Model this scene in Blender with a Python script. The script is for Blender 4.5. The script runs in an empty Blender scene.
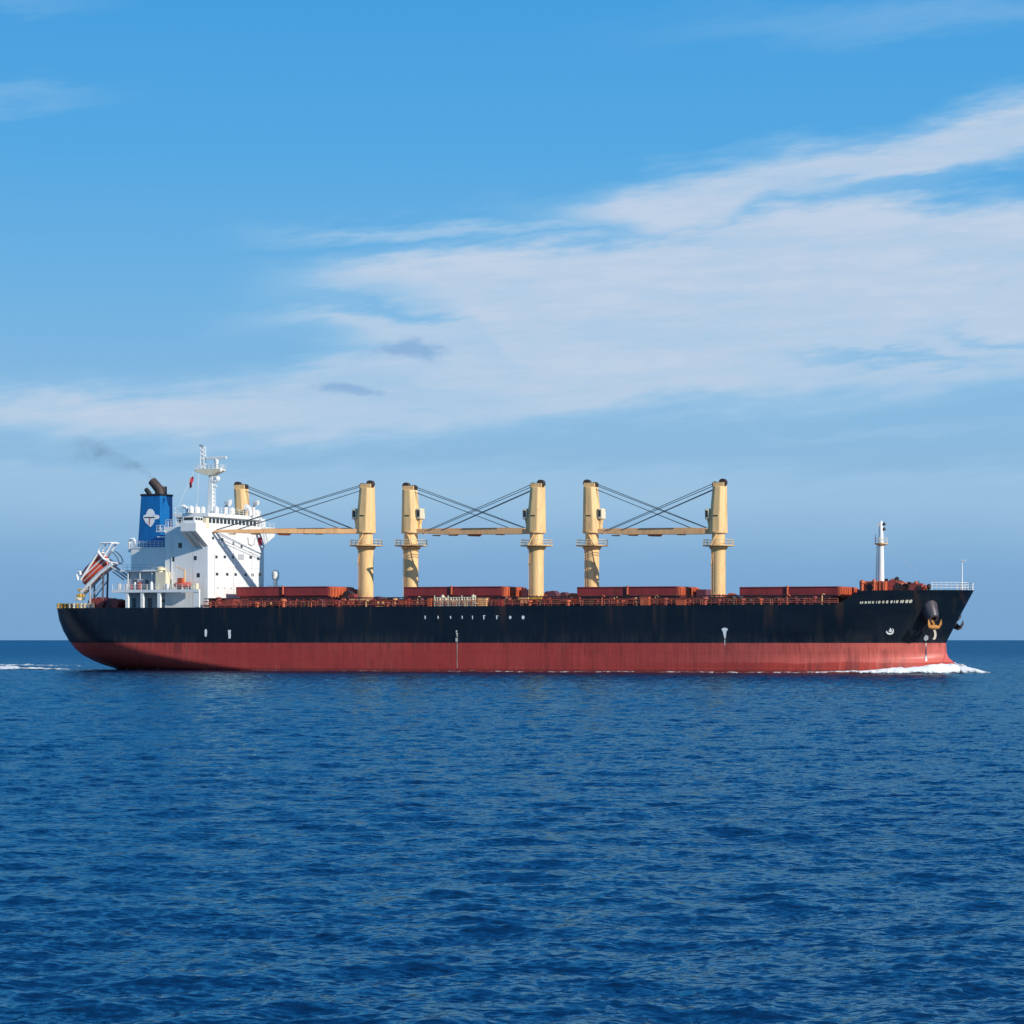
import bpy, bmesh, math, random
import numpy as np
from mathutils import Vector, Matrix
random.seed(7)
rng = np.random.default_rng(11)
SC = bpy.context.scene
COL = SC.collection

# ------------------------------------------------------------------ camera
F, CAMH = 3000.0, 6.04                 # focal length in pixels, eye height over the water
cam_d = bpy.data.cameras.new('camera')
cam_d.sensor_width = 36.0
cam_d.lens = 36.0*F/1024.0
cam_d.shift_y = 0.125
cam_d.clip_start = 1.0
cam_d.clip_end = 200000.0
cam = bpy.data.objects.new('camera', cam_d)
cam.location = (0, 0, CAMH)
cam.rotation_euler = (math.radians(90), 0, 0)
COL.objects.link(cam)
SC.camera = cam
SC.render.resolution_x = SC.render.resolution_y = 1024
SC.view_settings.view_transform = 'Standard'
SC.view_settings.look = 'None'
SC.view_settings.exposure = 0.0
SC.view_settings.gamma = 1.0
SC.view_settings.use_curve_mapping = False
SC.cycles.max_bounces = 6
SC.cycles.transparent_max_bounces = 12
SC.cycles.volume_step_rate = 1.0

# ------------------------------------------------------------------ sun and sky
SUN_EL = math.radians(24.5)
SUN_AZ = math.radians(132.0)           # clockwise from +Y (the way the camera looks)
sd = Vector((math.sin(SUN_AZ)*math.cos(SUN_EL), math.cos(SUN_AZ)*math.cos(SUN_EL), math.sin(SUN_EL)))
sun_d = bpy.data.lights.new('sun', 'SUN')
sun_d.energy = 4.6
sun_d.angle = math.radians(0.5)
sun_d.color = (1.0, 0.93, 0.82)
sun = bpy.data.objects.new('sun', sun_d)
sun.rotation_euler = sd.to_track_quat('Z', 'Y').to_euler()
sun.location = (200, -150, 120)
COL.objects.link(sun)

def lin(r, g, b):
    f = lambda c: (c/255.0/12.92) if c <= 10 else ((c/255.0+0.055)/1.055)**2.4
    return (f(r), f(g), f(b), 1.0)

class NG:
    """little helper that writes shader maths as nodes"""
    def __init__(s, tree): s.t = tree; s.n = tree.nodes; s.l = tree.links
    def put(s, sock, v):
        if isinstance(v, bpy.types.NodeSocket): s.l.new(v, sock)
        else: sock.default_value = v
    def m(s, op, a, b=0.0, c=0.0, clamp=False):
        n = s.n.new('ShaderNodeMath'); n.operation = op; n.use_clamp = clamp
        s.put(n.inputs[0], a); s.put(n.inputs[1], b); s.put(n.inputs[2], c)
        return n.outputs[0]
    def add(s, a, b): return s.m('ADD', a, b)
    def sub(s, a, b): return s.m('SUBTRACT', a, b)
    def mul(s, a, b): return s.m('MULTIPLY', a, b)
    def smooth(s, v, lo, hi, to0=0.0, to1=1.0):
        n = s.n.new('ShaderNodeMapRange'); n.interpolation_type = 'SMOOTHSTEP'
        s.put(n.inputs['Value'], v); s.put(n.inputs['From Min'], lo); s.put(n.inputs['From Max'], hi)
        s.put(n.inputs['To Min'], to0); s.put(n.inputs['To Max'], to1)
        return n.outputs[0]
    def xyz(s, x, y, z):
        n = s.n.new('ShaderNodeCombineXYZ')
        s.put(n.inputs[0], x); s.put(n.inputs[1], y); s.put(n.inputs[2], z)
        return n.outputs[0]
    def sep(s, v):
        n = s.n.new('ShaderNodeSeparateXYZ'); s.put(n.inputs[0], v); return n.outputs
    def noise(s, vec, scale=1.0, detail=4.0, rough=0.55, dist=0.0, out='Fac'):
        n = s.n.new('ShaderNodeTexNoise'); s.put(n.inputs['Vector'], vec)
        n.inputs['Scale'].default_value = scale; n.inputs['Detail'].default_value = detail
        n.inputs['Roughness'].default_value = rough; n.inputs['Distortion'].default_value = dist
        return n.outputs[out]
    def mapping(s, vec, scale=(1, 1, 1), loc=(0, 0, 0), rot=(0, 0, 0)):
        n = s.n.new('ShaderNodeMapping'); s.put(n.inputs['Vector'], vec)
        n.inputs['Scale'].default_value = scale; n.inputs['Location'].default_value = loc
        n.inputs['Rotation'].default_value = rot
        return n.outputs[0]
    def mix(s, f, a, b, mode='MIX'):
        n = s.n.new('ShaderNodeMix'); n.data_type = 'RGBA'; n.blend_type = mode
        s.put(n.inputs[0], f); s.put(n.inputs[6], a); s.put(n.inputs[7], b)
        return n.outputs[2]
    def ramp(s, f, stops):
        n = s.n.new('ShaderNodeValToRGB'); s.put(n.inputs[0], f)
        e = n.color_ramp.elements
        while len(e) < len(stops): e.new(0.5)
        for k, (p, c) in enumerate(stops): e[k].position = p; e[k].color = c
        return n.outputs[0]

world = bpy.data.worlds.new('World')
SC.world = world
world.use_nodes = True
wt = world.node_tree
wt.nodes.clear()
W = NG(wt)
WS = 0.1                                # world strength; own colours are divided by it
sky = wt.nodes.new('ShaderNodeTexSky')
sky.sky_type = 'NISHITA'; sky.sun_disc = False
sky.sun_elevation = SUN_EL; sky.sun_rotation = SUN_AZ
sky.air_density = 1.0; sky.dust_density = 0.6; sky.ozone_density = 2.0
tc = wt.nodes.new('ShaderNodeTexCoord')
gx, gy, gz = W.sep(tc.outputs['Generated'])
az = W.m('ARCTAN2', gx, gy)
el = W.m('ARCSINE', gz)
u = W.add(W.mul(az, 3000.0), 512.0)     # azimuth and elevation in 1/3000 rad
v = W.sub(640.0, W.mul(el, 3000.0))
grad = W.ramp(W.m('DIVIDE', el, 0.36, clamp=True), [
    (0.000, lin(120, 164, 206)), (0.055, lin(124, 168, 210)), (0.13, lin(143, 184, 218)), (0.20, lin(139, 186, 224)),
    (0.32, lin(112, 178, 226)), (0.45, lin(86, 168, 226)), (0.60, lin(70, 158, 222)), (1.0, lin(52, 132, 205))])
grad = W.mix(1.0, grad, (1/WS, 1/WS, 1/WS, 1), 'MULTIPLY')
grad.node.clamp_result = False
base = W.mix(W.smooth(el, 0.55, 1.25), grad, W.mix(1.0, sky.outputs[0], (0.85, 0.80, 0.74, 1), 'MULTIPLY'))
# --- cirrus: sheets with an upper and a lower edge, frayed by streaky noise
na = W.noise(W.xyz(W.mul(u, 1/150), W.add(W.mul(v, 1/34), W.mul(u, 1/260)), 3.7), 1.0, 4, 0.55)
nb = W.noise(W.xyz(W.mul(u, 1/55), W.add(W.mul(v, 1/9), W.mul(u, 1/120)), 8.2), 1.0, 5, 0.65)
fray = W.add(W.mul(W.sub(na, 0.5), 62.0), W.mul(W.sub(nb, 0.5), 24.0))
vv = W.add(v, fray)
U0, U1 = -700.0, 1724.0
un = W.m('DIVIDE', W.sub(u, U0), U1-U0, clamp=True)
def curve(pts):
    n = wt.nodes.new('ShaderNodeFloatCurve'); n.inputs['Factor'].default_value = 1.0
    c = n.mapping.curves[0]; q = [((x-U0)/(U1-U0), y/700.0) for x, y in pts]
    q = [(0.0, q[0][1])]+q+[(1.0, q[-1][1])]
    c.points[0].location = q[0]; c.points[1].location = q[-1]
    for p in q[1:-1]: c.points.new(*p)
    n.mapping.update(); wt.links.new(un, n.inputs['Value'])
    return W.mul(n.outputs[0], 700.0)
def sheet(top, bot, soft_t, soft_b, u_lo, u_hi, amp, vv=vv):
    t, b_ = curve(top), curve(bot)
    m_ = W.mul(W.smooth(W.sub(vv, t), -soft_t, soft_t), W.smooth(W.sub(b_, vv), -soft_b, soft_b))
    m_ = W.mul(m_, W.mul(W.smooth(u, u_lo[0], u_lo[1]), W.smooth(u, u_hi[1], u_hi[0])))
    return W.mul(m_, amp)
def bank(cx, cy, rx, ry, rot, amp, uu, vv):
    c, s = math.cos(math.radians(rot)), math.sin(math.radians(rot))
    dx, dy = W.sub(uu, cx), W.sub(vv, cy)
    p = W.m('DIVIDE', W.add(W.mul(dx, c), W.mul(dy, s)), rx)
    q = W.m('DIVIDE', W.sub(W.mul(dy, c), W.mul(dx, s)), ry)
    return W.mul(W.m('EXPONENT', W.mul(W.add(W.mul(p, p), W.mul(q, q)), -1.0)), amp)
OFF = (1500, 1700)
sheets = [
    sheet([(520, 212), (600, 196), (690, 170), (790, 153), (890, 146), (945, 128), (1000, 108), (1100, 100)], [(520, 226), (600, 236), (690, 244), (770, 206), (840, 192), (920, 190), (985, 178), (1050, 160), (1100, 150)], 22, 18, (440, 660), OFF, 1.0),
    sheet([(270, 276), (350, 268), (430, 256), (520, 246), (620, 240), (700, 226), (770, 208), (850, 198), (930, 204), (1024, 214), (1100, 216)], [(280, 296), (340, 304), (440, 318), (540, 395), (700, 398), (800, 390), (1000, 376), (1100, 372)], 20, 34, (205, 345), OFF, 0.97),
    sheet([(200, 312), (1100, 308)], [(200, 318), (290, 328), (350, 344), (430, 366), (540, 395), (700, 398), (800, 390), (1000, 376), (1100, 372)], 14, 26, (175, 300), OFF, 0.84),
    sheet([(-100, 393), (0, 391), (150, 389), (250, 379), (310, 362), (350, 348), (420, 342), (600, 330), (1100, 330)], [(-100, 436), (0, 437), (150, 444), (250, 446), (400, 440), (500, 431), (600, 420), (700, 409), (800, 401), (900, 396), (1000, 388), (1100, 384)], 20, 20, (-700, -500), OFF, 0.86),
    sheet([(220, 232), (300, 231), (450, 224), (600, 222), (700, 216)], [(220, 246), (300, 243), (450, 238), (600, 236), (720, 232)], 10, 9, (190, 360), (560, 760), 0.66),
    sheet([(-100, 455), (300, 468), (600, 462), (1100, 470)], [(-100, 520), (1100, 530)], 16, 50, (-700, -500), OFF, 0.46),
    sheet([(-200, 100), (0, 98), (130, 100)], [(-200, 126), (0, 122), (130, 108)], 14, 12, (-700, -500), (30, 180), 0.34),
    sheet([(-200, 10), (130, 14)], [(-200, 28), (130, 24)], 12, 10, (-700, -500), (20, 160), 0.30),
    sheet([(560, 34), (760, 22), (1100, 8)], [(560, 44), (760, 50), (1100, 40)], 18, 16, (520, 900), OFF, 0.28),
    sheet([(760, 427), (1000, 428)], [(760, 436), (1000, 436)], 6, 6, (700, 860), (900, 1080), 0.30),
    sheet([(640, 12), (1100, 16)], [(640, 18), (1100, 26)], 8, 8, (600, 800), OFF, 0.12),
]
dens = sheets[0]
for q in sheets[1:]: dens = W.m('MAXIMUM', dens, q)
holes = W.add(W.add(bank(890, 364, 95, 5.5, 1, 0.55, u, vv), bank(1010, 346, 70, 6, 2, 0.5, u, vv)), W.add(bank(385, 309, 70, 4.5, 7, 0.5, u, vv), bank(930, 187, 105, 8, 1, 0.5, u, vv)))
dens = W.m('MAXIMUM', W.sub(dens, W.mul(holes, dens)), 0.0)
big = W.noise(W.xyz(W.mul(u, 1/320), W.mul(v, 1/60), 12.0), 1.0, 4, 0.55)
dens = W.mul(dens, W.add(0.50, W.add(W.mul(big, 0.78), W.mul(W.sub(nb, 0.5), 0.36))))
inview = W.mul(W.smooth(u, -700, -450), W.smooth(u, 1724, 1450))
gen = W.noise(W.xyz(W.mul(gx, 2.2), W.mul(gy, 2.2), W.mul(gz, 7.0)), 1.0, 5, 0.6, 0.6)
gen = W.mul(W.smooth(gen, 0.42, 0.72), W.m('MAXIMUM', W.mul(W.smooth(el, 0.0, 0.1), W.sub(1.0, inview)), W.smooth(el, 0.70, 1.1)))
dens = W.m('MAXIMUM', dens, W.mul(gen, 0.6), clamp=False)
dens = W.m('MINIMUM', dens, 1.0)
cc = W.mix(W.smooth(dens, 0.25, 0.95), lin(168, 205, 233), lin(199, 213, 231))
cc = W.mix(1.0, cc, (1/WS, 1/WS, 1/WS, 1), 'MULTIPLY')
skyc = W.mix(W.mul(dens, 0.92), base, cc)
# --- two small grey-blue scud clouds
sn = W.noise(W.xyz(W.mul(u, 0.045), W.mul(v, 0.085), 2.0), 1.0, 5, 0.65)
scud = W.add(W.add(bank(420, 351, 30, 12, 10, 1.0, u, v), bank(388, 352, 26, 6, -4, 0.6, u, v)), W.add(bank(328, 389, 20, 6, 0, 0.85, u, v), bank(362, 391, 24, 6, 8, 0.9, u, v)))
sden = W.smooth(W.add(scud, W.mul(W.sub(sn, 0.5), 1.7)), 0.15, 1.1)
sden = W.mul(sden, W.smooth(scud, 0.05, 0.4))
dk = W.mix(1.0, lin(120, 165, 212), (1/WS, 1/WS, 1/WS, 1), 'MULTIPLY')
skyc = W.mix(W.mul(sden, 0.62), skyc, dk)
bg = wt.nodes.new('ShaderNodeBackground')
bg.inputs['Strength'].default_value = WS
wt.links.new(skyc, bg.inputs['Color'])
wo = wt.nodes.new('ShaderNodeOutputWorld')
wt.links.new(bg.outputs[0], wo.inputs['Surface'])

# ------------------------------------------------------------------ ship frame
TH = math.radians(24.0)
CT, ST = math.cos(TH), math.sin(TH)
CX, CY = 0.0, 580.0
SHIP_M = Matrix.Translation((CX, CY, 0)) @ Matrix.Rotation(-TH, 4, 'Z')

def at(px, py, yl):
    """ship coordinates (forward, port, up) of the sight line through a picture point, on the plane port = yl"""
    a, b = (px-512)/F, (640-py)/F
    Y = (yl + CX*ST + CY*CT)/(a*ST + CT)
    return Vector(((a*Y-CX)*CT - (Y-CY)*ST, yl, CAMH + b*Y))
def atx(px, py, xl):
    """the same on the plane forward = xl"""
    a, b = (px-512)/F, (640-py)/F
    Y = (xl + CX*CT - CY*ST)/(a*CT - ST)
    return Vector((xl, (a*Y-CX)*ST + (Y-CY)*CT, CAMH + b*Y))

# ------------------------------------------------------------------ materials
def new_mat(name):
    m = bpy.data.materials.new(name); m.use_nodes = True
    g = NG(m.node_tree); bs = m.node_tree.nodes['Principled BSDF']
    return m, g, bs

def paint(name, col, rough=0.45, var=0.18, rust=0.0, rustcol=(0.16, 0.055, 0.02, 1), scale=0.5, metal=0.0, streak=6.0, bump=0.0):
    """weathered paint: blotches plus vertical rust runs"""
    m, g, bs = new_mat(name)
    t = g.n.new('ShaderNodeTexCoord')
    o = t.outputs['Object']
    n1 = g.noise(g.mapping(o, (scale, scale, scale/3)), 1.0, 5, 0.6)
    n2 = g.noise(g.mapping(o, (scale*4, scale*4, scale*4/streak), (3, 1, 7)), 1.0, 4, 0.6)
    f = g.add(g.mul(n1, 0.6), g.mul(n2, 0.4))
    c4 = (col[0], col[1], col[2], 1)
    dk = tuple(c*(1-var) for c in col)+(1,)
    lt = tuple(min(1, c*(1+var)) for c in col)+(1,)
    c = g.mix(g.smooth(f, 0.35, 0.65), dk, lt)
    if rust > 0:
        n3 = g.noise(g.mapping(o, (scale*3, scale*3, scale*3/8), (9, 4, 2)), 1.0, 6, 0.65)
        c = g.mix(g.mul(g.smooth(n3, 0.60-rust*0.22, 0.76-rust*0.14), min(1, 0.4+rust)), c, rustcol)
    g.l.new(c, bs.inputs['Base Color'])
    bs.inputs['Roughness'].default_value = rough
    bs.inputs['Metallic'].default_value = metal
    if bump > 0:
        bn = g.n.new('ShaderNodeBump'); bn.inputs['Strength'].default_value = 0.6; bn.inputs['Distance'].default_value = bump
        g.l.new(f, bn.inputs['Height']); g.l.new(bn.outputs[0], bs.inputs['Normal'])
    return m

M = {}
M['white'] = paint('white_paint', (0.78, 0.78, 0.76), 0.4, 0.05, 0.12, (0.42, 0.28, 0.17, 1))
M['grey'] = paint('grey_paint_and_shade', (0.42, 0.43, 0.45), 0.5, 0.12, 0.15)  # grey gear; on the deckhouse walls it paints recess shade
M['dgrey'] = paint('dark_grey_paint', (0.10, 0.10, 0.11), 0.5, 0.2, 0.2)
M['cream'] = paint('cream_paint', (0.82, 0.53, 0.235), 0.5, 0.10, 0.34, (0.46, 0.22, 0.08, 1), 0.5)
M['jib'] = paint('jib_paint', (0.76, 0.42, 0.19), 0.5, 0.13, 0.3, (0.42, 0.17, 0.08, 1), 0.5)
M['cream_light'] = paint('light_cream_paint', (0.75, 0.66, 0.47), 0.5, 0.08, 0.1)
M['blue'] = paint('funnel_blue', (0.003, 0.130, 0.37), 0.4, 0.18, 0.0)
M['hatch'] = paint('oxide_red', (0.27, 0.030, 0.030), 0.55, 0.2, 0.35, (0.14, 0.035, 0.02, 1), 0.35)
M['orange_red'] = paint('orange_gear_sunlit_end', (0.52, 0.11, 0.045), 0.55, 0.25, 0.3, (0.20, 0.05, 0.03, 1), 0.7)  # deck gear orange; on hatch ends it also paints the sunlit face
M['deck_red'] = paint('deck_red', (0.30, 0.055, 0.045), 0.6, 0.25, 0.3, (0.10, 0.03, 0.02, 1), 0.8)
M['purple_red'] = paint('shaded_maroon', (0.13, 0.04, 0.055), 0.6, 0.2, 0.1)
M['dark'] = paint('dark_gear_and_shade', (0.03, 0.022, 0.022), 0.6, 0.3, 0.2, (0.10, 0.03, 0.015, 1), 1.0)  # dark gear; also paints shade along the deck strip
M['pipe'] = paint('sooty_brown', (0.055, 0.036, 0.030), 0.6, 0.35, 0.2, (0.13, 0.06, 0.035, 1), 0.8)
M['cable'] = paint('wire_rope', (0.05, 0.075, 0.095), 0.5, 0.1, 0)
M['yellow'] = paint('yellow_paint', (0.70, 0.42, 0.06), 0.5, 0.15, 0.3, (0.30, 0.12, 0.03, 1), 1.2)
M['boat'] = paint('lifeboat_orange', (0.66, 0.075, 0.03), 0.4, 0.15, 0.1)
M['anchor'] = paint('anchor_ochre', (0.52, 0.22, 0.045), 0.6, 0.35, 0.5, (0.22, 0.08, 0.03, 1), 1.4)
M['bolster'] = paint('worn_bolster', (0.075, 0.062, 0.075), 0.45, 0.35, 0.3, (0.16, 0.08, 0.05, 1), 0.9)
M['mark'] = paint('mark_white', (0.86, 0.86, 0.84), 0.5, 0.05, 0.1)
M['mark_cream'] = paint('mark_cream', (0.72, 0.66, 0.52), 0.5, 0.1, 0.1)
M['flag'] = paint('flag_red', (0.45, 0.03, 0.06), 0.7, 0.1, 0)
M['black'] = paint('black_soot', (0.012, 0.012, 0.013), 0.6, 0.2, 0)
m, g, bs = new_mat('window_glass')
bs.inputs['Base Color'].default_value = (0.02, 0.026, 0.034, 1); bs.inputs['Roughness'].default_value = 0.06
n = g.noise(g.n.new('ShaderNodeTexCoord').outputs['Object'], 0.4, 2)
g.l.new(g.ramp(n, [(0.3, (0.012, 0.016, 0.022, 1)), (0.7, (0.04, 0.045, 0.05, 1))]), bs.inputs['Base Color'])
M['glass'] = m

# hull: black topsides, antifouling faded and painted sunnier toward the bow, wet lower band, plate seams, rust runs - all by height and length on the hull itself
m, g, bs = new_mat('hull_paint')
o = g.n.new('ShaderNodeTexCoord').outputs['Object']
hx, hy, hz = g.sep(o)
run = g.noise(g.mapping(o, (0.55, 0.3, 0.045), (2, 0, 0)), 1.0, 6, 0.65)
run2 = g.noise(g.mapping(o, (1.6, 0.6, 0.06), (7, 2, 0)), 1.0, 4, 0.6)
blot = g.noise(g.mapping(o, (0.06, 0.1, 0.16)), 1.0, 6, 0.6)
blk = g.mix(g.smooth(blot, 0.3, 0.7), (0.0028, 0.0085, 0.0175, 1), (0.0052, 0.0130, 0.0245, 1))
blk = g.mix(g.mul(g.smooth(run, 0.50, 0.70), 0.5), blk, (0.026, 0.026, 0.026, 1))
scup = g.mul(g.smooth(g.noise(g.xyz(g.mul(hx, 0.32), 0.0, g.mul(hz, 0.02)), 1.0, 3, 0.6), 0.56, 0.70), g.smooth(g.add(hz, g.mul(run2, 5.0)), 9.0, 14.5))
blk = g.mix(g.mul(scup, 0.5), blk, (0.075, 0.040, 0.026, 1))
lowgrime = g.mul(g.smooth(hz, 8.2, 5.4), g.smooth(g.add(g.mul(run2, 0.6), g.mul(blot, 0.5)), 0.48, 0.75))
blk = g.mix(g.mul(lowgrime, 0.5), blk, (0.060, 0.055, 0.050, 1))
red = g.mix(g.smooth(blot, 0.3, 0.7), (0.42, 0.046, 0.038, 1), (0.50, 0.066, 0.050, 1))
bowf = g.smooth(hx, 22.0, 88.0)  # lightens the red toward the bow: fading plus sun brightness in the colour
fade_sun = g.mix(g.smooth(run, 0.35, 0.65), (0.58, 0.120, 0.095, 1), (0.66, 0.155, 0.120, 1))
wavy = g.add(hz, g.mul(g.sub(g.noise(g.mapping(o, (0.09, 0.0, 0.0)), 1.0, 4, 0.55), 0.5), 1.5))
red = g.mix(g.mul(bowf, g.smooth(wavy, 1.75, 2.05)), red, fade_sun)
fresh = (0.42, 0.050, 0.034, 1)
red = g.mix(g.mul(g.smooth(wavy, 2.05, 1.75), g.add(0.05, g.mul(bowf, 0.9))), red, fresh)
patch = g.smooth(g.noise(g.mapping(o, (0.035, 0.1, 0.12), (4, 1, 1)), 1.0, 4, 0.6), 0.40, 0.62, 0.15, 1.0)
red = g.mix(g.mul(g.mul(g.smooth(run, 0.44, 0.62), patch), 0.70), red, (0.16, 0.032, 0.030, 1))
red = g.mix(g.mul(g.mul(g.smooth(run2, 0.52, 0.72), patch), 0.42), red, (0.56, 0.20, 0.16, 1))
fine = g.noise(g.mapping(o, (3.2, 1.0, 0.16), (1, 5, 2)), 1.0, 3, 0.6)
red = g.mix(g.mul(g.mul(g.smooth(fine, 0.46, 0.62), g.smooth(blot, 0.38, 0.58)), 0.34), red, (0.20, 0.03, 0.028, 1))
red = g.mix(g.mul(g.smooth(hz, 0.9, 0.2), 0.55), red, (0.05, 0.022, 0.018, 1))
seam = g.m('LESS_THAN', g.m('ABSOLUTE', g.sub(g.m('FRACT', g.mul(hx, 1/11.5)), 0.5)), 0.006)
seamz = g.m('LESS_THAN', g.m('ABSOLUTE', g.sub(g.m('FRACT', g.mul(hz, 1/2.45)), 0.5)), 0.014)
col = g.mix(g.smooth(hz, 5.47, 5.53), red, blk)
col = g.mix(g.mul(g.m('MAXIMUM', seam, seamz), 0.28), col, (0.02, 0.014, 0.012, 1))
g.l.new(col, bs.inputs['Base Color'])
g.l.new(g.smooth(blot, 0.3, 0.7, 0.36, 0.58), bs.inputs['Roughness'])
bs.inputs['Specular IOR Level'].default_value = 0.25
bn = g.n.new('ShaderNodeBump'); bn.inputs['Strength'].default_value = 0.5; bn.inputs['Distance'].default_value = 0.18
dent = g.noise(g.mapping(o, (0.22, 0.2, 0.30)), 1.0, 3, 0.5)
g.l.new(dent, bn.inputs['Height']); g.l.new(bn.outputs[0], bs.inputs['Normal'])
M['hull'] = m

# sea water
m, g, bs = new_mat('sea_water')
geo = g.n.new('ShaderNodeNewGeometry')
P = geo.outputs['Position']
qx, qy, qz = g.sep(P)
dist = g.m('SQRT', g.add(g.mul(qx, qx), g.mul(qy, qy)))
pat = g.noise(g.mapping(P, (0.012, 0.03, 1.0)), 1.0, 4, 0.55)
gust = g.smooth(pat, 0.3, 0.7, 0.72, 1.28)
# ripples too small for the mesh: a facet slope field, independent of the pixel footprint
def slope_noise(scale, off, det, rough):
    n = g.n.new('ShaderNodeTexNoise'); g.l.new(g.mapping(P, scale, off), n.inputs['Vector'])
    n.inputs['Scale'].default_value = 1.0; n.inputs['Detail'].default_value = det; n.inputs['Roughness'].default_value = rough
    return g.sep(n.outputs['Color'])
ax, ay, _a = slope_noise((2.8, 6.4, 1.0), (0, 0, 0), 4, 0.62)
bx, by, _b = slope_noise((0.60, 1.7, 1.0), (3, 8, 0), 5, 0.62)
kf = g.mul(g.smooth(dist, 40.0, 320.0, 1.25, 1.15), gust)
kc = g.mul(g.smooth(dist, 60.0, 500.0, 0.30, 0.95), gust)
sx2 = g.add(g.mul(g.sub(ax, 0.5), g.mul(kf, 0.7)), g.mul(g.sub(bx, 0.5), kc))
sy2 = g.add(g.mul(g.sub(ay, 0.5), kf), g.mul(g.sub(by, 0.5), kc))
lean = g.smooth(dist, 60.0, 1500.0, 0.0, -0.16)            # the steep lee faces of the chop all lean one way
va = g.n.new('ShaderNodeVectorMath'); va.operation = 'ADD'; g.l.new(geo.outputs['Normal'], va.inputs[0]); g.l.new(g.xyz(sx2, g.add(sy2, lean), 0.0), va.inputs[1])
vn = g.n.new('ShaderNodeVectorMath'); vn.operation = 'NORMALIZE'; g.l.new(va.outputs[0], vn.inputs[0])
NRM = vn.outputs[0]
g.n.remove(bs)
dif = g.n.new('ShaderNodeBsdfDiffuse')
g.l.new(g.mix(g.smooth(pat, 0.3, 0.7), (0.0002, 0.0115, 0.045, 1), (0.0005, 0.0175, 0.066, 1)), dif.inputs['Color'])
gl_ = g.n.new('ShaderNodeBsdfAnisotropic'); gl_.inputs['Roughness'].default_value = 0.10
gl_.inputs['Color'].default_value = (0.48, 0.85, 1.0, 1); g.l.new(NRM, gl_.inputs['Normal'])
fre = g.n.new('ShaderNodeFresnel'); fre.inputs['IOR'].default_value = 1.333; g.l.new(NRM, fre.inputs['Normal'])
ms = g.n.new('ShaderNodeMixShader')
g.l.new(g.m('MINIMUM', fre.outputs[0], 0.46), ms.inputs[0]); g.l.new(dif.outputs[0], ms.inputs[1]); g.l.new(gl_.outputs[0], ms.inputs[2])
g.l.new(ms.outputs[0], g.n['Material Output'].inputs['Surface'])
M['sea'] = m

# foam: white where the 'foam' attribute beats the froth noise
m, g, bs = new_mat('foam')
at_ = g.n.new('ShaderNodeAttribute'); at_.attribute_name = 'foam'
P = g.n.new('ShaderNodeNewGeometry').outputs['Position']
fn = g.add(g.mul(g.noise(g.mapping(P, (0.5, 0.5, 0.5)), 1.0, 6, 0.7), 0.6), g.mul(g.noise(g.mapping(P, (2.2, 2.2, 2.2)), 1.0, 4, 0.7), 0.4))
al = g.smooth(g.sub(g.add(at_.outputs['Fac'], g.add(g.mul(g.sub(fn, 0.5), 2.2), 0.5)), 1.0), -0.15, 0.22)
g.l.new(al, bs.inputs['Alpha'])
g.l.new(g.mix(g.smooth(fn, 0.3, 0.7), (0.62, 0.70, 0.76, 1), (0.86, 0.88, 0.89, 1)), bs.inputs['Base Color'])
bs.inputs['Roughness'].default_value = 0.7
M['foam'] = m

# smoke
m = bpy.data.materials.new('funnel_smoke'); m.use_nodes = True
g = NG(m.node_tree); g.n.clear()
o = g.n.new('ShaderNodeTexCoord').outputs['Object']
sx_, sy_, sz_ = g.sep(o)
nz = g.noise(g.mapping(o, (0.30, 0.30, 0.42)), 1.0, 6, 0.65, 0.6)
vol = g.n.new('ShaderNodeVolumePrincipled')
vol.inputs['Color'].default_value = (0.16, 0.17, 0.19, 1)
SMOKE = (g, nz, vol, sx_)
out = g.n.new('ShaderNodeOutputMaterial'); g.l.new(vol.outputs[0], out.inputs['Volume'])
M['smoke'] = m

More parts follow.
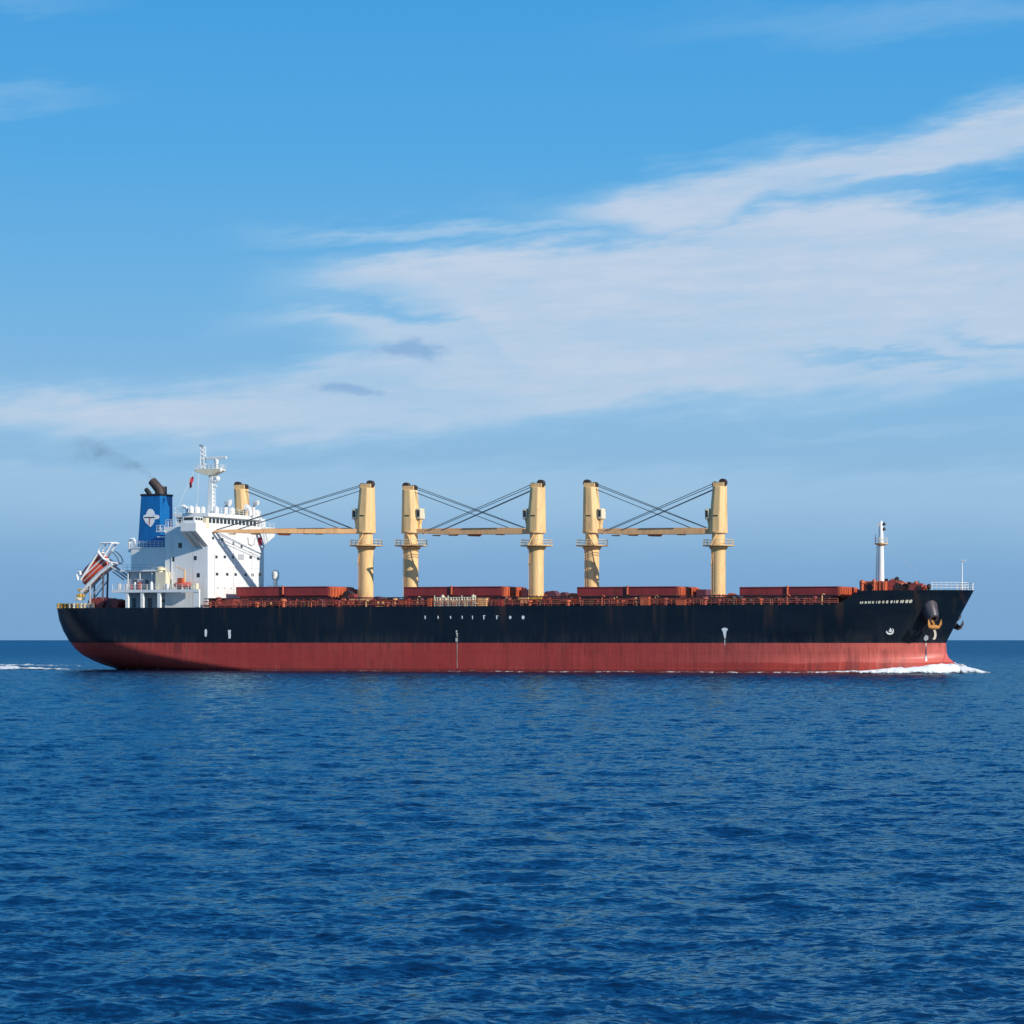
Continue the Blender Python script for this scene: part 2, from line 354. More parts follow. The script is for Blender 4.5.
# ------------------------------------------------------------------ mesh builder
class MB:
    def __init__(s): s.v = []; s.f = []
    def put(s, vs, fs):
        k = len(s.v); s.v += [tuple(p) for p in vs]; s.f += [tuple(i+k for i in q) for q in fs]; return s
    def box(s, x0, x1, y0, y1, z0, z1):
        if x0 > x1: x0, x1 = x1, x0
        if y0 > y1: y0, y1 = y1, y0
        if z0 > z1: z0, z1 = z1, z0
        vs = [(x0, y0, z0), (x1, y0, z0), (x1, y1, z0), (x0, y1, z0), (x0, y0, z1), (x1, y0, z1), (x1, y1, z1), (x0, y1, z1)]
        return s.put(vs, [(0, 3, 2, 1), (4, 5, 6, 7), (0, 1, 5, 4), (1, 2, 6, 5), (2, 3, 7, 6), (3, 0, 4, 7)])
    def ring(s, p, ax, r, n, up=None):
        ax = Vector(ax).normalized()
        up = Vector(up) if up else (Vector((0, 0, 1)) if abs(ax.z) < 0.9 else Vector((1, 0, 0)))
        a = ax.cross(up).normalized(); b = a.cross(ax).normalized()
        ra, rb = r if isinstance(r, tuple) else (r, r)
        return [Vector(p)+a*math.cos(2*math.pi*k/n)*ra+b*math.sin(2*math.pi*k/n)*rb for k in range(n)]
    def loft(s, rings, cap=True):
        n = len(rings[0]); vs = [p for r in rings for p in r]; fs = []
        for i in range(len(rings)-1):
            for k in range(n):
                a, b = i*n+k, i*n+(k+1) % n
                fs.append((a, a+n, b+n, b))
        if cap:
            fs.append(tuple(range(n))); fs.append(tuple(reversed(range((len(rings)-1)*n, len(rings)*n))))
        return s.put(vs, fs)
    def bar(s, a, b, r, n=6, r2=None):
        a, b = Vector(a), Vector(b); d = b-a
        if d.length < 1e-5: return s
        return s.loft([s.ring(a, d, r, n), s.ring(b, d, r2 if r2 else r, n)])
    def tube(s, pts, r, n=8):
        pts = [Vector(p) for p in pts]; rs = r if isinstance(r, list) else [r]*len(pts); out = []
        for i, p in enumerate(pts):
            d = pts[min(i+1, len(pts)-1)]-pts[max(i-1, 0)]
            out.append(s.ring(p, d, rs[i], n))
        return s.loft(out)
    def lathe(s, c, prof, n=20):
        c = Vector(c)
        return s.loft([[c+Vector((math.cos(2*math.pi*k/n)*r, math.sin(2*math.pi*k/n)*r, z)) for k in range(n)] for r, z in prof][::-1])
    def prism_x(s, poly, x0, x1):        # poly of (y, z), pushed along x
        return s.loft([[Vector((x0, y, z)) for y, z in poly], [Vector((x1, y, z)) for y, z in poly]])
    def prism_y(s, poly, y0, y1):        # poly of (x, z), pushed along y
        return s.loft([[Vector((x, y1, z)) for x, z in poly], [Vector((x, y0, z)) for x, z in poly]])
    def prism_z(s, poly, z0, z1):
        return s.loft([[Vector((x, y, z0)) for x, y in poly], [Vector((x, y, z1)) for x, y in poly]])
    def sphere(s, c, r, n=12, sc=(1, 1, 1)):
        c = Vector(c); rings = []
        for i in range(1, n//2):
            a = math.pi*i/(n//2)
            rings.append([c+Vector((math.sin(a)*math.cos(2*math.pi*k/n)*r*sc[0], math.sin(a)*math.sin(2*math.pi*k/n)*r*sc[1], math.cos(a)*r*sc[2])) for k in range(n)])
        return s.loft(rings)
    def rail(s, pts, h=1.1, step=1.5, r=0.035, rows=3):
        pts = [Vector(p) for p in pts]
        for a, b in zip(pts[:-1], pts[1:]):
            L = (b-a).length; n = max(1, round(L/step))
            for k in range(n+1):
                p = a+(b-a)*(k/n); s.bar(p, p+Vector((0, 0, h)), r, 4)
            for q in range(rows):
                z = Vector((0, 0, h*(q+1)/rows)); s.bar(a+z, b+z, r*0.85, 4)
        return s
    def build(s, name, mat, parent=None, origin=(0, 0, 0), bevel=0.0, smooth=None):
        me = bpy.data.meshes.new(name); O = Vector(origin)
        me.from_pydata([tuple(Vector(p)-O) for p in s.v], [], s.f)
        bm = bmesh.new(); bm.from_mesh(me)
        bmesh.ops.recalc_face_normals(bm, faces=bm.faces)
        if bevel > 0:
            es = [e for e in bm.edges if len(e.link_faces) == 2 and e.calc_face_angle(0) > 0.6]
            bmesh.ops.bevel(bm, geom=es, offset=bevel, segments=2, profile=0.6, affect='EDGES', clamp_overlap=True)
        if smooth:
            for f in bm.faces: f.smooth = True
            for e in bm.edges:
                if len(e.link_faces) == 2 and e.calc_face_angle(0) > smooth: e.smooth = False
        bm.to_mesh(me); bm.free()
        ob = bpy.data.objects.new(name, me); COL.objects.link(ob)
        me.materials.append(M[mat] if isinstance(mat, str) else mat)
        if parent: ob.parent = parent
        return ob

def tag(o, label=None, cat=None, group=None, kind=None):
    if label: o['label'] = label
    if cat: o['category'] = cat
    if group: o['group'] = group
    if kind: o['kind'] = kind
    return o
def empty(name, base):
    """an Empty for a thing carried by the ship, standing at a point given in ship coordinates"""
    o = bpy.data.objects.new(name, None); COL.objects.link(o)
    o.empty_display_size = 1.0
    o.matrix_world = SHIP_M @ Matrix.Translation(Vector(base))
    return o

# ------------------------------------------------------------------ sea surface (wind sea from two wave spectra)
def wave_tile(N, L, seed, lam0, lmin, lmax, rms, wdir, chop, spread=2.0, power=3.2):
    r = np.random.default_rng(seed)
    k1 = np.fft.fftfreq(N, L/N)*2*np.pi
    KX, KY = np.meshgrid(k1, k1, indexing='ij')
    K = np.hypot(KX, KY); K[0, 0] = 1e-6
    k0 = 2*np.pi/lam0
    S = np.where(K > 0, np.exp(-1.25*(k0/K)**2)/K**power, 0)
    S *= (K >= 2*np.pi/lmax)*(K <= 2*np.pi/lmin)
    cosd = (KX*math.cos(wdir)+KY*math.sin(wdir))/K
    S *= np.abs(cosd)**spread*np.where(cosd > 0, 1, 0.15)+0.02
    A = np.sqrt(S)*(r.normal(size=K.shape)+1j*r.normal(size=K.shape)); A[0, 0] = 0
    h = np.fft.ifft2(A).real; sc = rms/h.std()
    dx = np.fft.ifft2(1j*A*KX/K).real*sc*chop; dy = np.fft.ifft2(1j*A*KY/K).real*sc*chop
    return (h*sc).astype(np.float32), dx.astype(np.float32), dy.astype(np.float32), L, N
def sample(tile, x, y, rot):
    h, dx, dy, L, N = tile
    c, s = math.cos(rot), math.sin(rot)
    p, q = (x*c+y*s)/L*N, (-x*s+y*c)/L*N
    i0 = np.floor(p).astype(np.int64); j0 = np.floor(q).astype(np.int64)
    fi, fj = (p-i0), (q-j0); i0 %= N; j0 %= N; i1, j1 = (i0+1) % N, (j0+1) % N
    def bl(a): return a[i0, j0]*(1-fi)*(1-fj)+a[i1, j0]*fi*(1-fj)+a[i0, j1]*(1-fi)*fj+a[i1, j1]*fi*fj
    H, a, b = bl(h), bl(dx), bl(dy)
    return H, a*c-b*s, a*s+b*c
T_BIG = wave_tile(1024, 330.0, 5, 5.2, 1.3, 34.0, 0.048, math.radians(-86), 1.0, 2.2)
T_SML = wave_tile(1024, 71.0, 9, 0.9, 0.28, 2.5, 0.013, math.radians(-95), 0.8, 0.7, 2.8)
def sea_at(x, y):
    r = np.hypot(x, y)
    H1, a1, b1 = sample(T_BIG, x, y, 0.25)
    H2, a2, b2 = sample(T_SML, x, y, 0.9)
    gust = 0.75+0.35*np.sin(x*0.021+1.3*np.sin(y*0.013))*np.sin(y*0.037+0.8*np.sin(x*0.017)+1.0)
    f1 = np.clip((2600-r)/1600, 0, 1); f2 = np.clip((420-r)/300, 0, 1)*gust
    return H1*f1+H2*f2, a1*f1+a2*f2, b1*f1+b2*f2
rad = [4.0]
while rad[-1] < 900: rad.append(rad[-1]+max(0.10, 0.0025*rad[-1]))
while rad[-1] < 90000: rad.append(rad[-1]*1.05)
rad = np.array(rad)
azs = np.concatenate([np.linspace(-math.pi, -0.36, 90)[:-1], np.linspace(-0.36, 0.36, 1000), np.linspace(0.36, math.pi, 90)[1:-1]])
NA, NR = len(azs), len(rad)
RR, AA = np.meshgrid(rad, azs, indexing='ij')
X = RR*np.sin(AA); Y = RR*np.cos(AA)
H, DX, DY = sea_at(X, Y)
side = np.clip((0.5-np.abs(AA))/0.12, 0, 1)
co = np.stack([X+DX*side, Y+DY*side, H*(0.3+0.7*side)], -1).reshape(-1, 3).astype(np.float32)
i = np.arange(NR-1)[:, None]*NA; j = np.arange(NA)[None, :]; j2 = (j+1) % NA
quads = np.stack([i+j, i+j2, i+NA+j2, i+NA+j], -1).reshape(-1, 4).astype(np.int32)
me = bpy.data.meshes.new('sea')
me.vertices.add(len(co)); me.vertices.foreach_set('co', co.ravel())
me.loops.add(quads.size); me.loops.foreach_set('vertex_index', quads.ravel())
me.polygons.add(len(quads)); me.polygons.foreach_set('loop_start', np.arange(0, quads.size, 4, dtype=np.int32))
me.polygons.foreach_set('use_smooth', np.ones(len(quads), dtype=bool))
me.update(calc_edges=True); me.validate()
me.materials.append(M['sea'])
sea = bpy.data.objects.new('sea', me); COL.objects.link(sea)
tag(sea, 'deep blue open sea ruffled by small wind waves up to the horizon', 'sea', kind='structure')

# ------------------------------------------------------------------ hull form
ZB, ZD, BEAM = -3.0, 12.45, 15.5
XA0 = at(57, 609, -9.5).x+1.0          # aft end of the deck (first guess)
XF0 = at(973, 588, 0).x                # stem head
XFC = [at(832, 605, -BEAM).x, at(862, 591, -BEAM).x]
ZA = np.array([-3, 0.3, 0.9, 1.7, 2.9, 4.2, 6.0, 8.0, 10.2, 12.45])
PXA = np.array([150, 114, 104, 94, 83, 75.5, 68.5, 63, 59, 57.0])
AFT = np.full(len(ZA), XA0)
def xa(z): return np.interp(z, ZA, AFT)
def xf(z): return XF0+np.interp(z, [-3, -1, 0.8, 1.9, 2.8, 3.6, 5.6, 15.1], [-1.5, -1.5, -2.4, -3.4, -4.5, -4.9, -5.0, 0.0])
def ztop(x):
    t = np.clip((x-XFC[0])/(XFC[1]-XFC[0]), 0, 1)
    up = np.clip((x-XFC[1])/(XF0-XFC[1]), 0, 1)
    return ZD+2.45*(t*t*(3-2*t)) + 0.15*up
def half(x, z):
    zz = np.clip(z, -3, 15.2)
    La = np.interp(zz, [-3, 0, 3, 6, 12.45], [58, 44, 30, 20, 11.0]); pa = np.interp(zz, [0, 12.45], [2.1, 2.4]); qa = np.interp(zz, [-3, 0, 3, 6, 12.45], [1.05, 1.2, 1.6, 1.9, 2.3])
    Lf = np.interp(zz, [-3, 0, 5.5, 15], [40, 38, 33, 27]); pf = np.interp(zz, [0, 15], [2.0, 2.2]); qf = np.interp(zz, [-3, 2, 6, 15], [1.15, 1.2, 1.4, 1.75])
    ua = np.clip((x-xa(z))/La, 0, 1); uf = np.clip((xf(z)-x)/Lf, 0, 1)
    fa = (1-(1-ua)**pa)**(1/qa); ff = (1-(1-uf)**pf)**(1/qf)
    return BEAM*fa*ff*np.interp(zz, [-3, -1], [0.96, 1.0])
def to_px(x, y): return 512+F*(CX+x*CT+y*ST)/(CY-x*ST+y*CT)
for _ in range(12):
    for k in range(len(ZA)):
        xx = AFT[k]+np.linspace(0, 1, 400)**2*60
        AFT[k] += (PXA[k]-to_px(xx, -half(xx, np.full(400, ZA[k]))).min())*0.2
XA0 = float(AFT[-1])
NS, NL = 220, 60
s_ = 0.5-0.5*np.cos(np.linspace(0, np.pi, NS)); s_ = 0.65*s_+0.35*np.linspace(0, 1, NS)**1.0
s_ = np.sort(np.concatenate([s_, [0.0005, 0.0015, 0.003, 0.005, 0.9995, 0.9985, 0.997, 0.995]])); NS = len(s_)
tl = np.linspace(0, 1, NL)
pts = np.zeros((NL, NS, 3))
for k, t in enumerate(tl):
    z = np.full(NS, ZB+t*(ZD-ZB))
    for it in range(4):
        x = xa(z)+(xf(z)-xa(z))*s_
        z = ZB+t*(ztop(x)-ZB)
    pts[k, :, 0] = x; pts[k, :, 1] = half(x, z); pts[k, :, 2] = z
hull = MB()
sb = pts.copy(); sb[:, :, 1] *= -1
for side_, P3 in ((1, pts), (-1, sb)):
    vs = P3.reshape(-1, 3).tolist(); fs = []
    for k in range(NL-1):
        for q in range(NS-1):
            a = k*NS+q; fs.append((a, a+1, a+NS+1, a+NS))
    hull.put(vs, fs)
top = NL-1
drop = 1.05                                   # the deck lies a bulwark's height below the edge forward, flush elsewhere
vs, fs = [], []
for q in range(NS):
    x, y, z = pts[top, q]; zz = z-0.06-(1.0 if x > XFC[1] else 0); y = max(0.0, float(half(x, zz))-0.06)
    vs += [(x, y, zz), (x, -y, zz)]
for q in range(NS-1):
    fs.append((2*q, 2*q+2, 2*q+3, 2*q+1))
hull.put(vs, fs)

ship = bpy.data.objects.new('cargo_ship', None); COL.objects.link(ship)
ship.matrix_world = SHIP_M
tag(ship, 'black and red bulk cargo ship with cream deck cranes steaming across the blue sea', 'ship')
me = bpy.data.meshes.new('hull')
me.from_pydata(hull.v, [], hull.f)
bm = bmesh.new(); bm.from_mesh(me)
bmesh.ops.remove_doubles(bm, verts=bm.verts, dist=0.004)
bmesh.ops.recalc_face_normals(bm, faces=bm.faces)
for f in bm.faces: f.smooth = True
for e in bm.edges:
    if len(e.link_faces) == 2 and e.calc_face_angle(0) > 0.7: e.smooth = False
bm.to_mesh(me); bm.free()
me.materials.append(M['hull'])
hull_o = bpy.data.objects.new('hull', me); COL.objects.link(hull_o); hull_o.parent = ship

def on_hull(px, py, off=0.0):
    """point of the starboard plating seen through a picture point"""
    yl = -BEAM
    for _ in range(40):
        p = at(px, py, yl); yl = 0.5*yl-0.5*float(half(p.x, p.z))
    p = at(px, py, yl)
    return Vector((p.x, -float(half(p.x, p.z))-off, p.z))
def hull_normal(p):
    e = 0.15
    dx = (float(half(p.x+e, p.z))-float(half(p.x-e, p.z)))/(2*e); dz = (float(half(p.x, p.z+e))-float(half(p.x, p.z-e)))/(2*e)
    return Vector((-dx, -1, -dz)).normalized()
def decal(polys, name, mat, parent=hull_o, off=0.03):
    """flat painted mark lying on the plating; polys are picture-shaped outlines mapped to the hull"""
    b = MB()
    for poly in polys:
        vs = [on_hull(x, y, off) for x, y in poly]; b.put(vs, [tuple(range(len(vs)))])
    return b.build(name, mat, parent)

# marks on the topsides
for k, (x, w, h_) in enumerate([(425.3, 0.75, 1.7), (438.2, 0.75, 1.5), (450.7, 0.7, 1.4), (462.3, 0.65, 1.6), (472.6, 0.6, 1.8), (483.9, 0.75, 2.2), (496.8, 0.7, 1.9), (510.3, 1.25, 1.7), (523.2, 1.5, 1.9)]):
    y = 617.4
    if w > 1: poly = [[(x+w*math.cos(a*math.pi/6), y+h_*math.sin(a*math.pi/6)) for a in range(12)]]
    else:
        poly = [[(x-w, y-h_), (x+w*0.6, y-h_), (x+w*0.8, y+h_*0.3), (x+w*0.4, y+h_), (x-w*0.5, y+h_)]]
        if k in (5, 6): poly.append([(x+w*0.7, y-h_), (x+w*2.0, y-h_), (x+w*2.0, y-h_+0.8), (x+w*0.9, y-h_+0.8)])
    decal(poly, 'hull_mark', 'mark')
decal([[(205.0, 629.5), (206.6, 629), (207.2, 631.2), (206.9, 635.6), (205.8, 637.2), (204.9, 636), (204.6, 631.4)]], 'load_mark', 'mark')
decal([[(228.0, 630), (231.0, 630), (230.9, 632.4), (230.3, 632.8), (231, 634), (230.8, 638.4), (228.6, 638.6), (228.4, 634.2), (228.2, 632)]], 'load_mark', 'mark')
decal([[(721.5, 629.0), (724, 627.6), (727.2, 628.2), (727.9, 629.8), (726.5, 631.2), (725.9, 636.5), (725.0, 639.6), (724.0, 636.6), (722.9, 631.6)], [(724.5, 639.6), (725.2, 639.6), (725.2, 645), (724.6, 645)]], 'load_mark', 'mark')
decal([[(455.9, 630.4), (457.3, 630.2), (457.4, 632.4), (456.0, 632.6)], [(456.2, 633), (458, 633), (458, 634.8), (456.2, 635)], [(456.8, 635.4), (458, 635.3), (458.0, 637), (456.9, 637.2)], [(455.6, 638), (458, 637.9), (458.1, 641.6), (455.8, 641.8)]], 'draft_mark', 'mark_cream')
decal([[(456.9, 642.5), (457.5, 642.5), (457.4, 668), (457.0, 668)]], 'draft_line', 'mark_cream')
decal([[(925.9, 643), (926.6, 643), (926.8, 655), (927.4, 661), (925.4, 661), (926.0, 652)]], 'discharge_stream', 'mark')  # water discharge stream, drawn as a white line on the plating
# bow name: small cream letters of uneven width, too small to read
glyph = [(859.9, 861.3), (861.6, 863.3), (864.7, 866.8), (867.9, 869.2), (869.5, 870.9), (872.0, 874.0), (876.0, 876.9), (878.1, 880.5), (882.2, 884.2), (885.9, 888.2), (890.4, 892.4), (893.8, 894.8), (895.9, 898.2), (900.2, 901.7), (901.9, 903.7), (905.3, 908.2), (909.0, 912.0)]
pl = []
for k, (a, b) in enumerate(glyph):
    yc = 602.6-1.4*(a-860)/52; hh = 1.15+0.55*(a-860)/52; sl = 0.25+0.8*(a-860)/52
    c = 0.3*(b-a); pl = [[(a+0.1, yc+hh), (a, yc+hh*0.2), (a+sl*0.6, yc-hh*0.6), (a+sl+c*0.6, yc-hh), (b+sl*0.4-0.15, yc-hh*0.95), (b+sl*0.4, yc-hh*0.2), (b-0.1, yc+hh*0.55), (b-c, yc+hh)]]
    decal(pl, 'bow_letter', 'mark_cream')

# bulbous bow symbol
arc = [(890+3.9*math.cos(a), 631.6+3.1*math.sin(a)) for a in np.linspace(0.0, math.pi*1.05, 12)]
arc2 = [(890+2.9*math.cos(a), 631.0+1.9*math.sin(a)) for a in np.linspace(math.pi*1.05, 0.0, 12)]
decal([arc+arc2, [(888.6, 631.6), (889.6, 629.4), (890.8, 627.6), (891.4, 629.8), (892.8, 631.4), (890.6, 632.0)], [(892.4, 628.2), (893.6, 629.2), (893.9, 631.6), (893.1, 631.2)]], 'bow_symbol', 'mark')
# pale crescent and scour marks below the hawse pipe
cres = [(935.6+2.6*math.cos(a)-1.6, 634.6+5.2*math.sin(a)) for a in np.linspace(-1.35, 1.7, 14)]
cres2 = [(934.0+1.7*math.cos(a)-1.4, 634.4+4.2*math.sin(a)) for a in np.linspace(1.6, -1.2, 14)]
decal([cres+cres2], 'scour_mark', 'mark_cream')
decal([[(924.2, 637.2), (926, 634.8), (928.4, 636.4), (928.2, 639.6), (925.6, 641), (923.8, 639.4)]], 'scour_mark', 'grey')

# ------------------------------------------------------------------ accommodation block
HW, WW = 11.5, 16.2
XFR = at(208, 560, -HW).x
XAF = at(165, 560, -HW).x
zf = lambda py: at(208, py, -HW).z
house = bpy.data.objects.new('accommodation_block', None); COL.objects.link(house); house.parent = ship
def hpart(b, name, mat='white', **k): return b.build(name, mat, house, **k)
b = MB()
b.prism_x([(-HW, ZD-0.1), (HW, ZD-0.1), (HW, zf(526)), (-HW, zf(526))], XAF, XFR-3.6)
hpart(b, 'house_wall')
zk, zw0, zw1 = zf(546), zf(532), zf(523)
b = MB()
b.prism_x([(-HW, ZD-0.1), (HW, ZD-0.1), (HW, zk), (HW+0.5, zk+0.9), (WW, zw0), (WW, zw1), (-WW, zw1), (-WW, zw0), (-HW, zk)], XFR-3.6, XFR)
hpart(b, 'bridge_wing_wall', bevel=0.12)
# two ribs under the starboard wing
for k in range(2):
    xx = XFR-1.2-1.4*k
    b = MB(); b.prism_x([(-HW+0.01, zk+0.2), (-WW+0.3, zw0+0.03), (-WW+0.3, zw0-0.25), (-HW+0.01, zk-0.5)], xx, xx+0.14); hpart(b, 'wing_bracket', 'grey')
# wheelhouse with its window band
WH = 10.4
XW = XFR-0.9
zr0, zr1 = zf(516.5), zf(512.5)
b = MB(); b.box(XAF+2, XW, -WH, WH, zf(526)+0.02, zr0); hpart(b, 'wheelhouse', bevel=0.06)
b = MB(); b.box(XAF+1.6, XW+0.75, -WH-0.6, WH+0.6, zr0+0.004, zr1); hpart(b, 'wheelhouse_roof', bevel=0.08)
nw = 13
for k in range(nw):
    y0 = -WH+0.5+k*(2*WH-1.0)/nw
    b = MB(); b.box(XW-0.05, XW+0.04, y0+0.22, y0+(2*WH-1)/nw-0.22, zw1+0.12, zr0-0.22); hpart(b, 'bridge_window', 'glass')
for k in range(2):
    x0 = XAF+2.6+k*2.6
    b = MB(); b.box(x0, x0+1.9, -WH-0.04, -WH+0.05, zw1+0.2, zr0-0.25); hpart(b, 'bridge_window', 'glass')
# enclosed wing station at the starboard end
b = MB(); b.box(XFR-3.3, XFR-0.5, -WW+0.35, -WW+3.6, zw1+0.004, zf(517.2)); wing = hpart(b, 'wing_station', 'white', bevel=0.06)
for k in range(3):
    b = MB(); b.box(XFR-0.53, XFR-0.46, -WW+0.6+k*1.0, -WW+1.35+k*1.0, zw1+0.45, zf(518.0)); hpart(b, 'wing_window', 'glass')
b = MB(); b.box(XFR-2.9, XFR-0.9, -WW+0.31, -WW+0.39, zw1+0.45, zf(518.0)); hpart(b, 'wing_window', 'glass')
b = MB(); b.box(XFR-3.0, XFR-0.6, WW-5.6, WW-3.0, zw1+0.004, zf(514.5)); hpart(b, 'wing_station', 'white', bevel=0.06)
# port holes on the front and the starboard side
fr = [(213, 538.2), (222.3, 539.5), (233.5, 543.2), (241.5, 546.5), (216.3, 557), (224.8, 557), (233, 557.2), (250.5, 557.4), (258.2, 558.8), (217, 574.2), (227.2, 574.4), (235.6, 574.6), (245.6, 575), (252.4, 575), (259.8, 574.6)]
for k, (x, y) in enumerate(fr):
    p = atx(x, y, XFR); w = 0.42 if k > 3 else 0.34
    b = MB(); b.box(XFR-0.1, XFR+0.035, p.y-w*1.15, p.y+w*1.15, p.z-0.26, p.z+0.30); win = hpart(b, 'window', 'glass')
for x, y in [(218, 588), (224.4, 588.2), (231, 588.4)]:
    p = atx(x, y, XFR); b = MB(); b.box(XFR-0.1, XFR+0.035, p.y-0.3, p.y+0.3, p.z-0.1, p.z+0.14); hpart(b, 'window', 'grey')
for x, y, s in [(180.2, 545.4, 0.5), (173, 559.4, 0.42), (195.4, 558, 0.4), (198.4, 575.2, 0.42)]:
    p = at(x, y, -HW); b = MB(); b.box(p.x-s*0.8, p.x+s*0.8, -HW-0.035, -HW+0.1, p.z-s, p.z+s); hpart(b, 'window', 'glass')
p0 = atx(238, 554, XFR); p1 = atx(243.6, 559.6, XFR)
b = MB(); b.box(XFR-0.05, XFR+0.12, p0.y, p1.y, p1.z, p0.z); hpart(b, 'vent_panel', 'grey', bevel=0.2)
p = atx(259.4, 540.4, XFR); b = MB(); b.box(XFR-0.05, XFR+0.3, p.y-0.5, p.y+0.6, p.z-0.9, p.z+0.6); hpart(b, 'fire_box', 'flag')
p = atx(251, 542, XFR)
b = MB(); b.tube([(XFR+0.1, p.y-1.5, p.z+0.9), (XFR+0.1, p.y-1.2, p.z-0.4), (XFR+0.1, p.y, p.z-0.7), (XFR+0.1, p.y+1.2, p.z-0.4), (XFR+0.1, p.y+1.5, p.z+0.9)], 0.1, 6); hpart(b, 'hose_loop', 'grey')
for k, (py_, n_) in enumerate(((549.5, 0), (566, 0), (582, 0))):
    zz_ = zf(py_); b = MB(); b.box(XFR-0.02, XFR+0.05, -HW+0.1, HW-0.1, zz_-0.05, zz_+0.05); hpart(b, 'deck_seam')
for y_, za_, zb2 in ((-8.9, 552, 594), (-1.2, 527, 594), (6.4, 552, 590)):
    b = MB(); b.bar((XFR+0.09, y_, zf(zb2)), (XFR+0.09, y_, zf(za_)), 0.07, 6); hpart(b, 'drain_pipe')
b = MB(); xs_ = XAF+1.6; b.bar((xs_, -HW-0.09, zf(588)), (xs_, -HW-0.09, zf(530)), 0.07, 6); hpart(b, 'drain_pipe')
# rails on the roof and the wings
b = MB(); b.rail([(XW+0.5, -WH-0.4, zr1), (XW+0.5, WH+0.4, zr1)], 1.2, 1.8, 0.04); b.rail([(XAF+2, -WH-0.4, zr1), (XW+0.5, -WH-0.4, zr1)], 1.2, 1.5, 0.04); hpart(b, 'roof_railing')
b = MB(); b.rail([(XAF+0.1, -HW+0.1, zf(526)), (XFR-3.7, -HW+0.1, zf(526))], 1.4, 1.2, 0.045); b.rail([(XAF+0.1, -HW+0.1, zf(526)), (XAF+0.1, -WH, zf(526))], 1.4, 1.2, 0.045); hpart(b, 'wing_railing')
b = MB(); b.rail([(XFR-0.1, 8.5, zw1), (XFR-0.1, WW-0.1, zw1)], 0.9, 2.0, 0.04, 2); hpart(b, 'wing_railing')
# platforms clinging to the after end of the house
b = MB(); q = at(163.5, 531.5, -HW+1.2); b.box(q.x-0.9, XAF-0.004, -HW-0.2, -HW+3, q.z-0.12, q.z+0.12); b.rail([(XAF-0.1, -HW-0.1, q.z+0.1), (q.x-0.8, -HW-0.1, q.z+0.1), (q.x-0.8, -HW+2.9, q.z+0.1)], 1.1, 1.0, 0.05, 2)
q2 = at(163.5, 537, -HW+1.2); b.box(q2.x-0.7, XAF-0.004, -HW-0.1, -HW+2, q2.z-0.1, q2.z+0.1); hpart(b, 'stair_platform')
# cowls on the roof
def cowl(px, py0, py1, yl, r, face):
    a = at(px, py1, yl); t = at(px, py0, yl)
    b = MB(); b.tube([(a.x, yl, zr1), (a.x, yl, t.z-0.9), (a.x+0.15*face, yl, t.z-0.35), (a.x+0.7*face, yl, t.z), (a.x+1.1*face, yl, t.z-0.1)], [r*0.8, r*0.8, r, r*1.2, r*1.3], 10)
    return hpart(b, 'roof_cowl', smooth=0.8)
cowl(225.5, 502.5, 514, -4, 0.55, 1); cowl(253.5, 502.5, 516, 6.5, 0.42, 1); cowl(250, 507, 514, 6, 0.5, -1); cowl(187, 506, 512, -11, 0.3, -1)
for px, py, yl, s in [(197, 510, -9, 0.7), (203, 509.5, -8, 0.5), (216, 509.6, -7, 0.6), (232, 510.2, -1, 0.6), (256.5, 512.5, 9.5, 1.0), (191, 512, -11, 0.6)]:
    p = at(px, py, yl); b = MB(); b.lathe((p.x, yl, zr1), [(s*0.9, 0), (s*0.9, 0.5), (s, 0.7), (s*0.85, 1.1), (s*0.3, 1.45), (0.02, 1.5)], 12); hpart(b, 'roof_vent', smooth=0.8)
for px, yl, t in [(188.5, -11.5, 505), (196, -10, 504), (229.5, -3, 500), (246, 4, 507)]:
    p = at(px, t, yl); b = MB(); b.bar((p.x, yl, zr1), p, 0.06, 5); hpart(b, 'aerial')
# lit yellow locker on the wing
p = at(194, 522, -WW+0.2); b = MB(); b.box(XFR-0.9, XFR+0.05, -WW+3.9, -WW+5.0, zf(528), zf(518)); hpart(b, 'wing_locker', 'cream_light')

# radar mast
mast = bpy.data.objects.new('radar_mast', None); COL.objects.link(mast); mast.parent = ship
my = -2.0
mp = lambda px, py, yl=my: at(px, py, yl)
b = MB(); a0, a1 = mp(211, 516), mp(211.5, 473)
b.loft([[Vector((a0.x+sx*0.62, my+sy*0.62, zr1)) for sx, sy in ((-1, -1), (1, -1), (1, 1), (-1, 1))], [Vector((a1.x+sx*0.42, my+sy*0.42, a1.z)) for sx, sy in ((-1, -1), (1, -1), (1, 1), (-1, 1))]])
b.build('mast_column', 'white', mast, bevel=0.08)
b = MB()
for k in range(9):
    z = zr1+0.8+k*0.85; b.box(a0.x+0.5, a0.x+0.95, my-0.3, my+0.3, z, z+0.06)
b.bar((a0.x+0.95, my-0.3, zr1), (a0.x+0.8, my-0.3, a1.z), 0.04, 4); b.bar((a0.x+0.95, my+0.3, zr1), (a0.x+0.8, my+0.3, a1.z), 0.04, 4); b.build('mast_ladder', 'white', mast)
l0, l1 = mp(197, 470), mp(223, 472)
b = MB(); b.prism_y([(l0.x, l0.z+0.1), (l1.x, l0.z+0.1), (l1.x, l0.z-0.25), (a1.x+0.6, l0.z-1.2), (a1.x-0.6, l0.z-1.2), (l0.x, l0.z-0.35)], my-1.1, my+1.1); b.build('mast_platform', 'cream_light', mast, bevel=0.05)
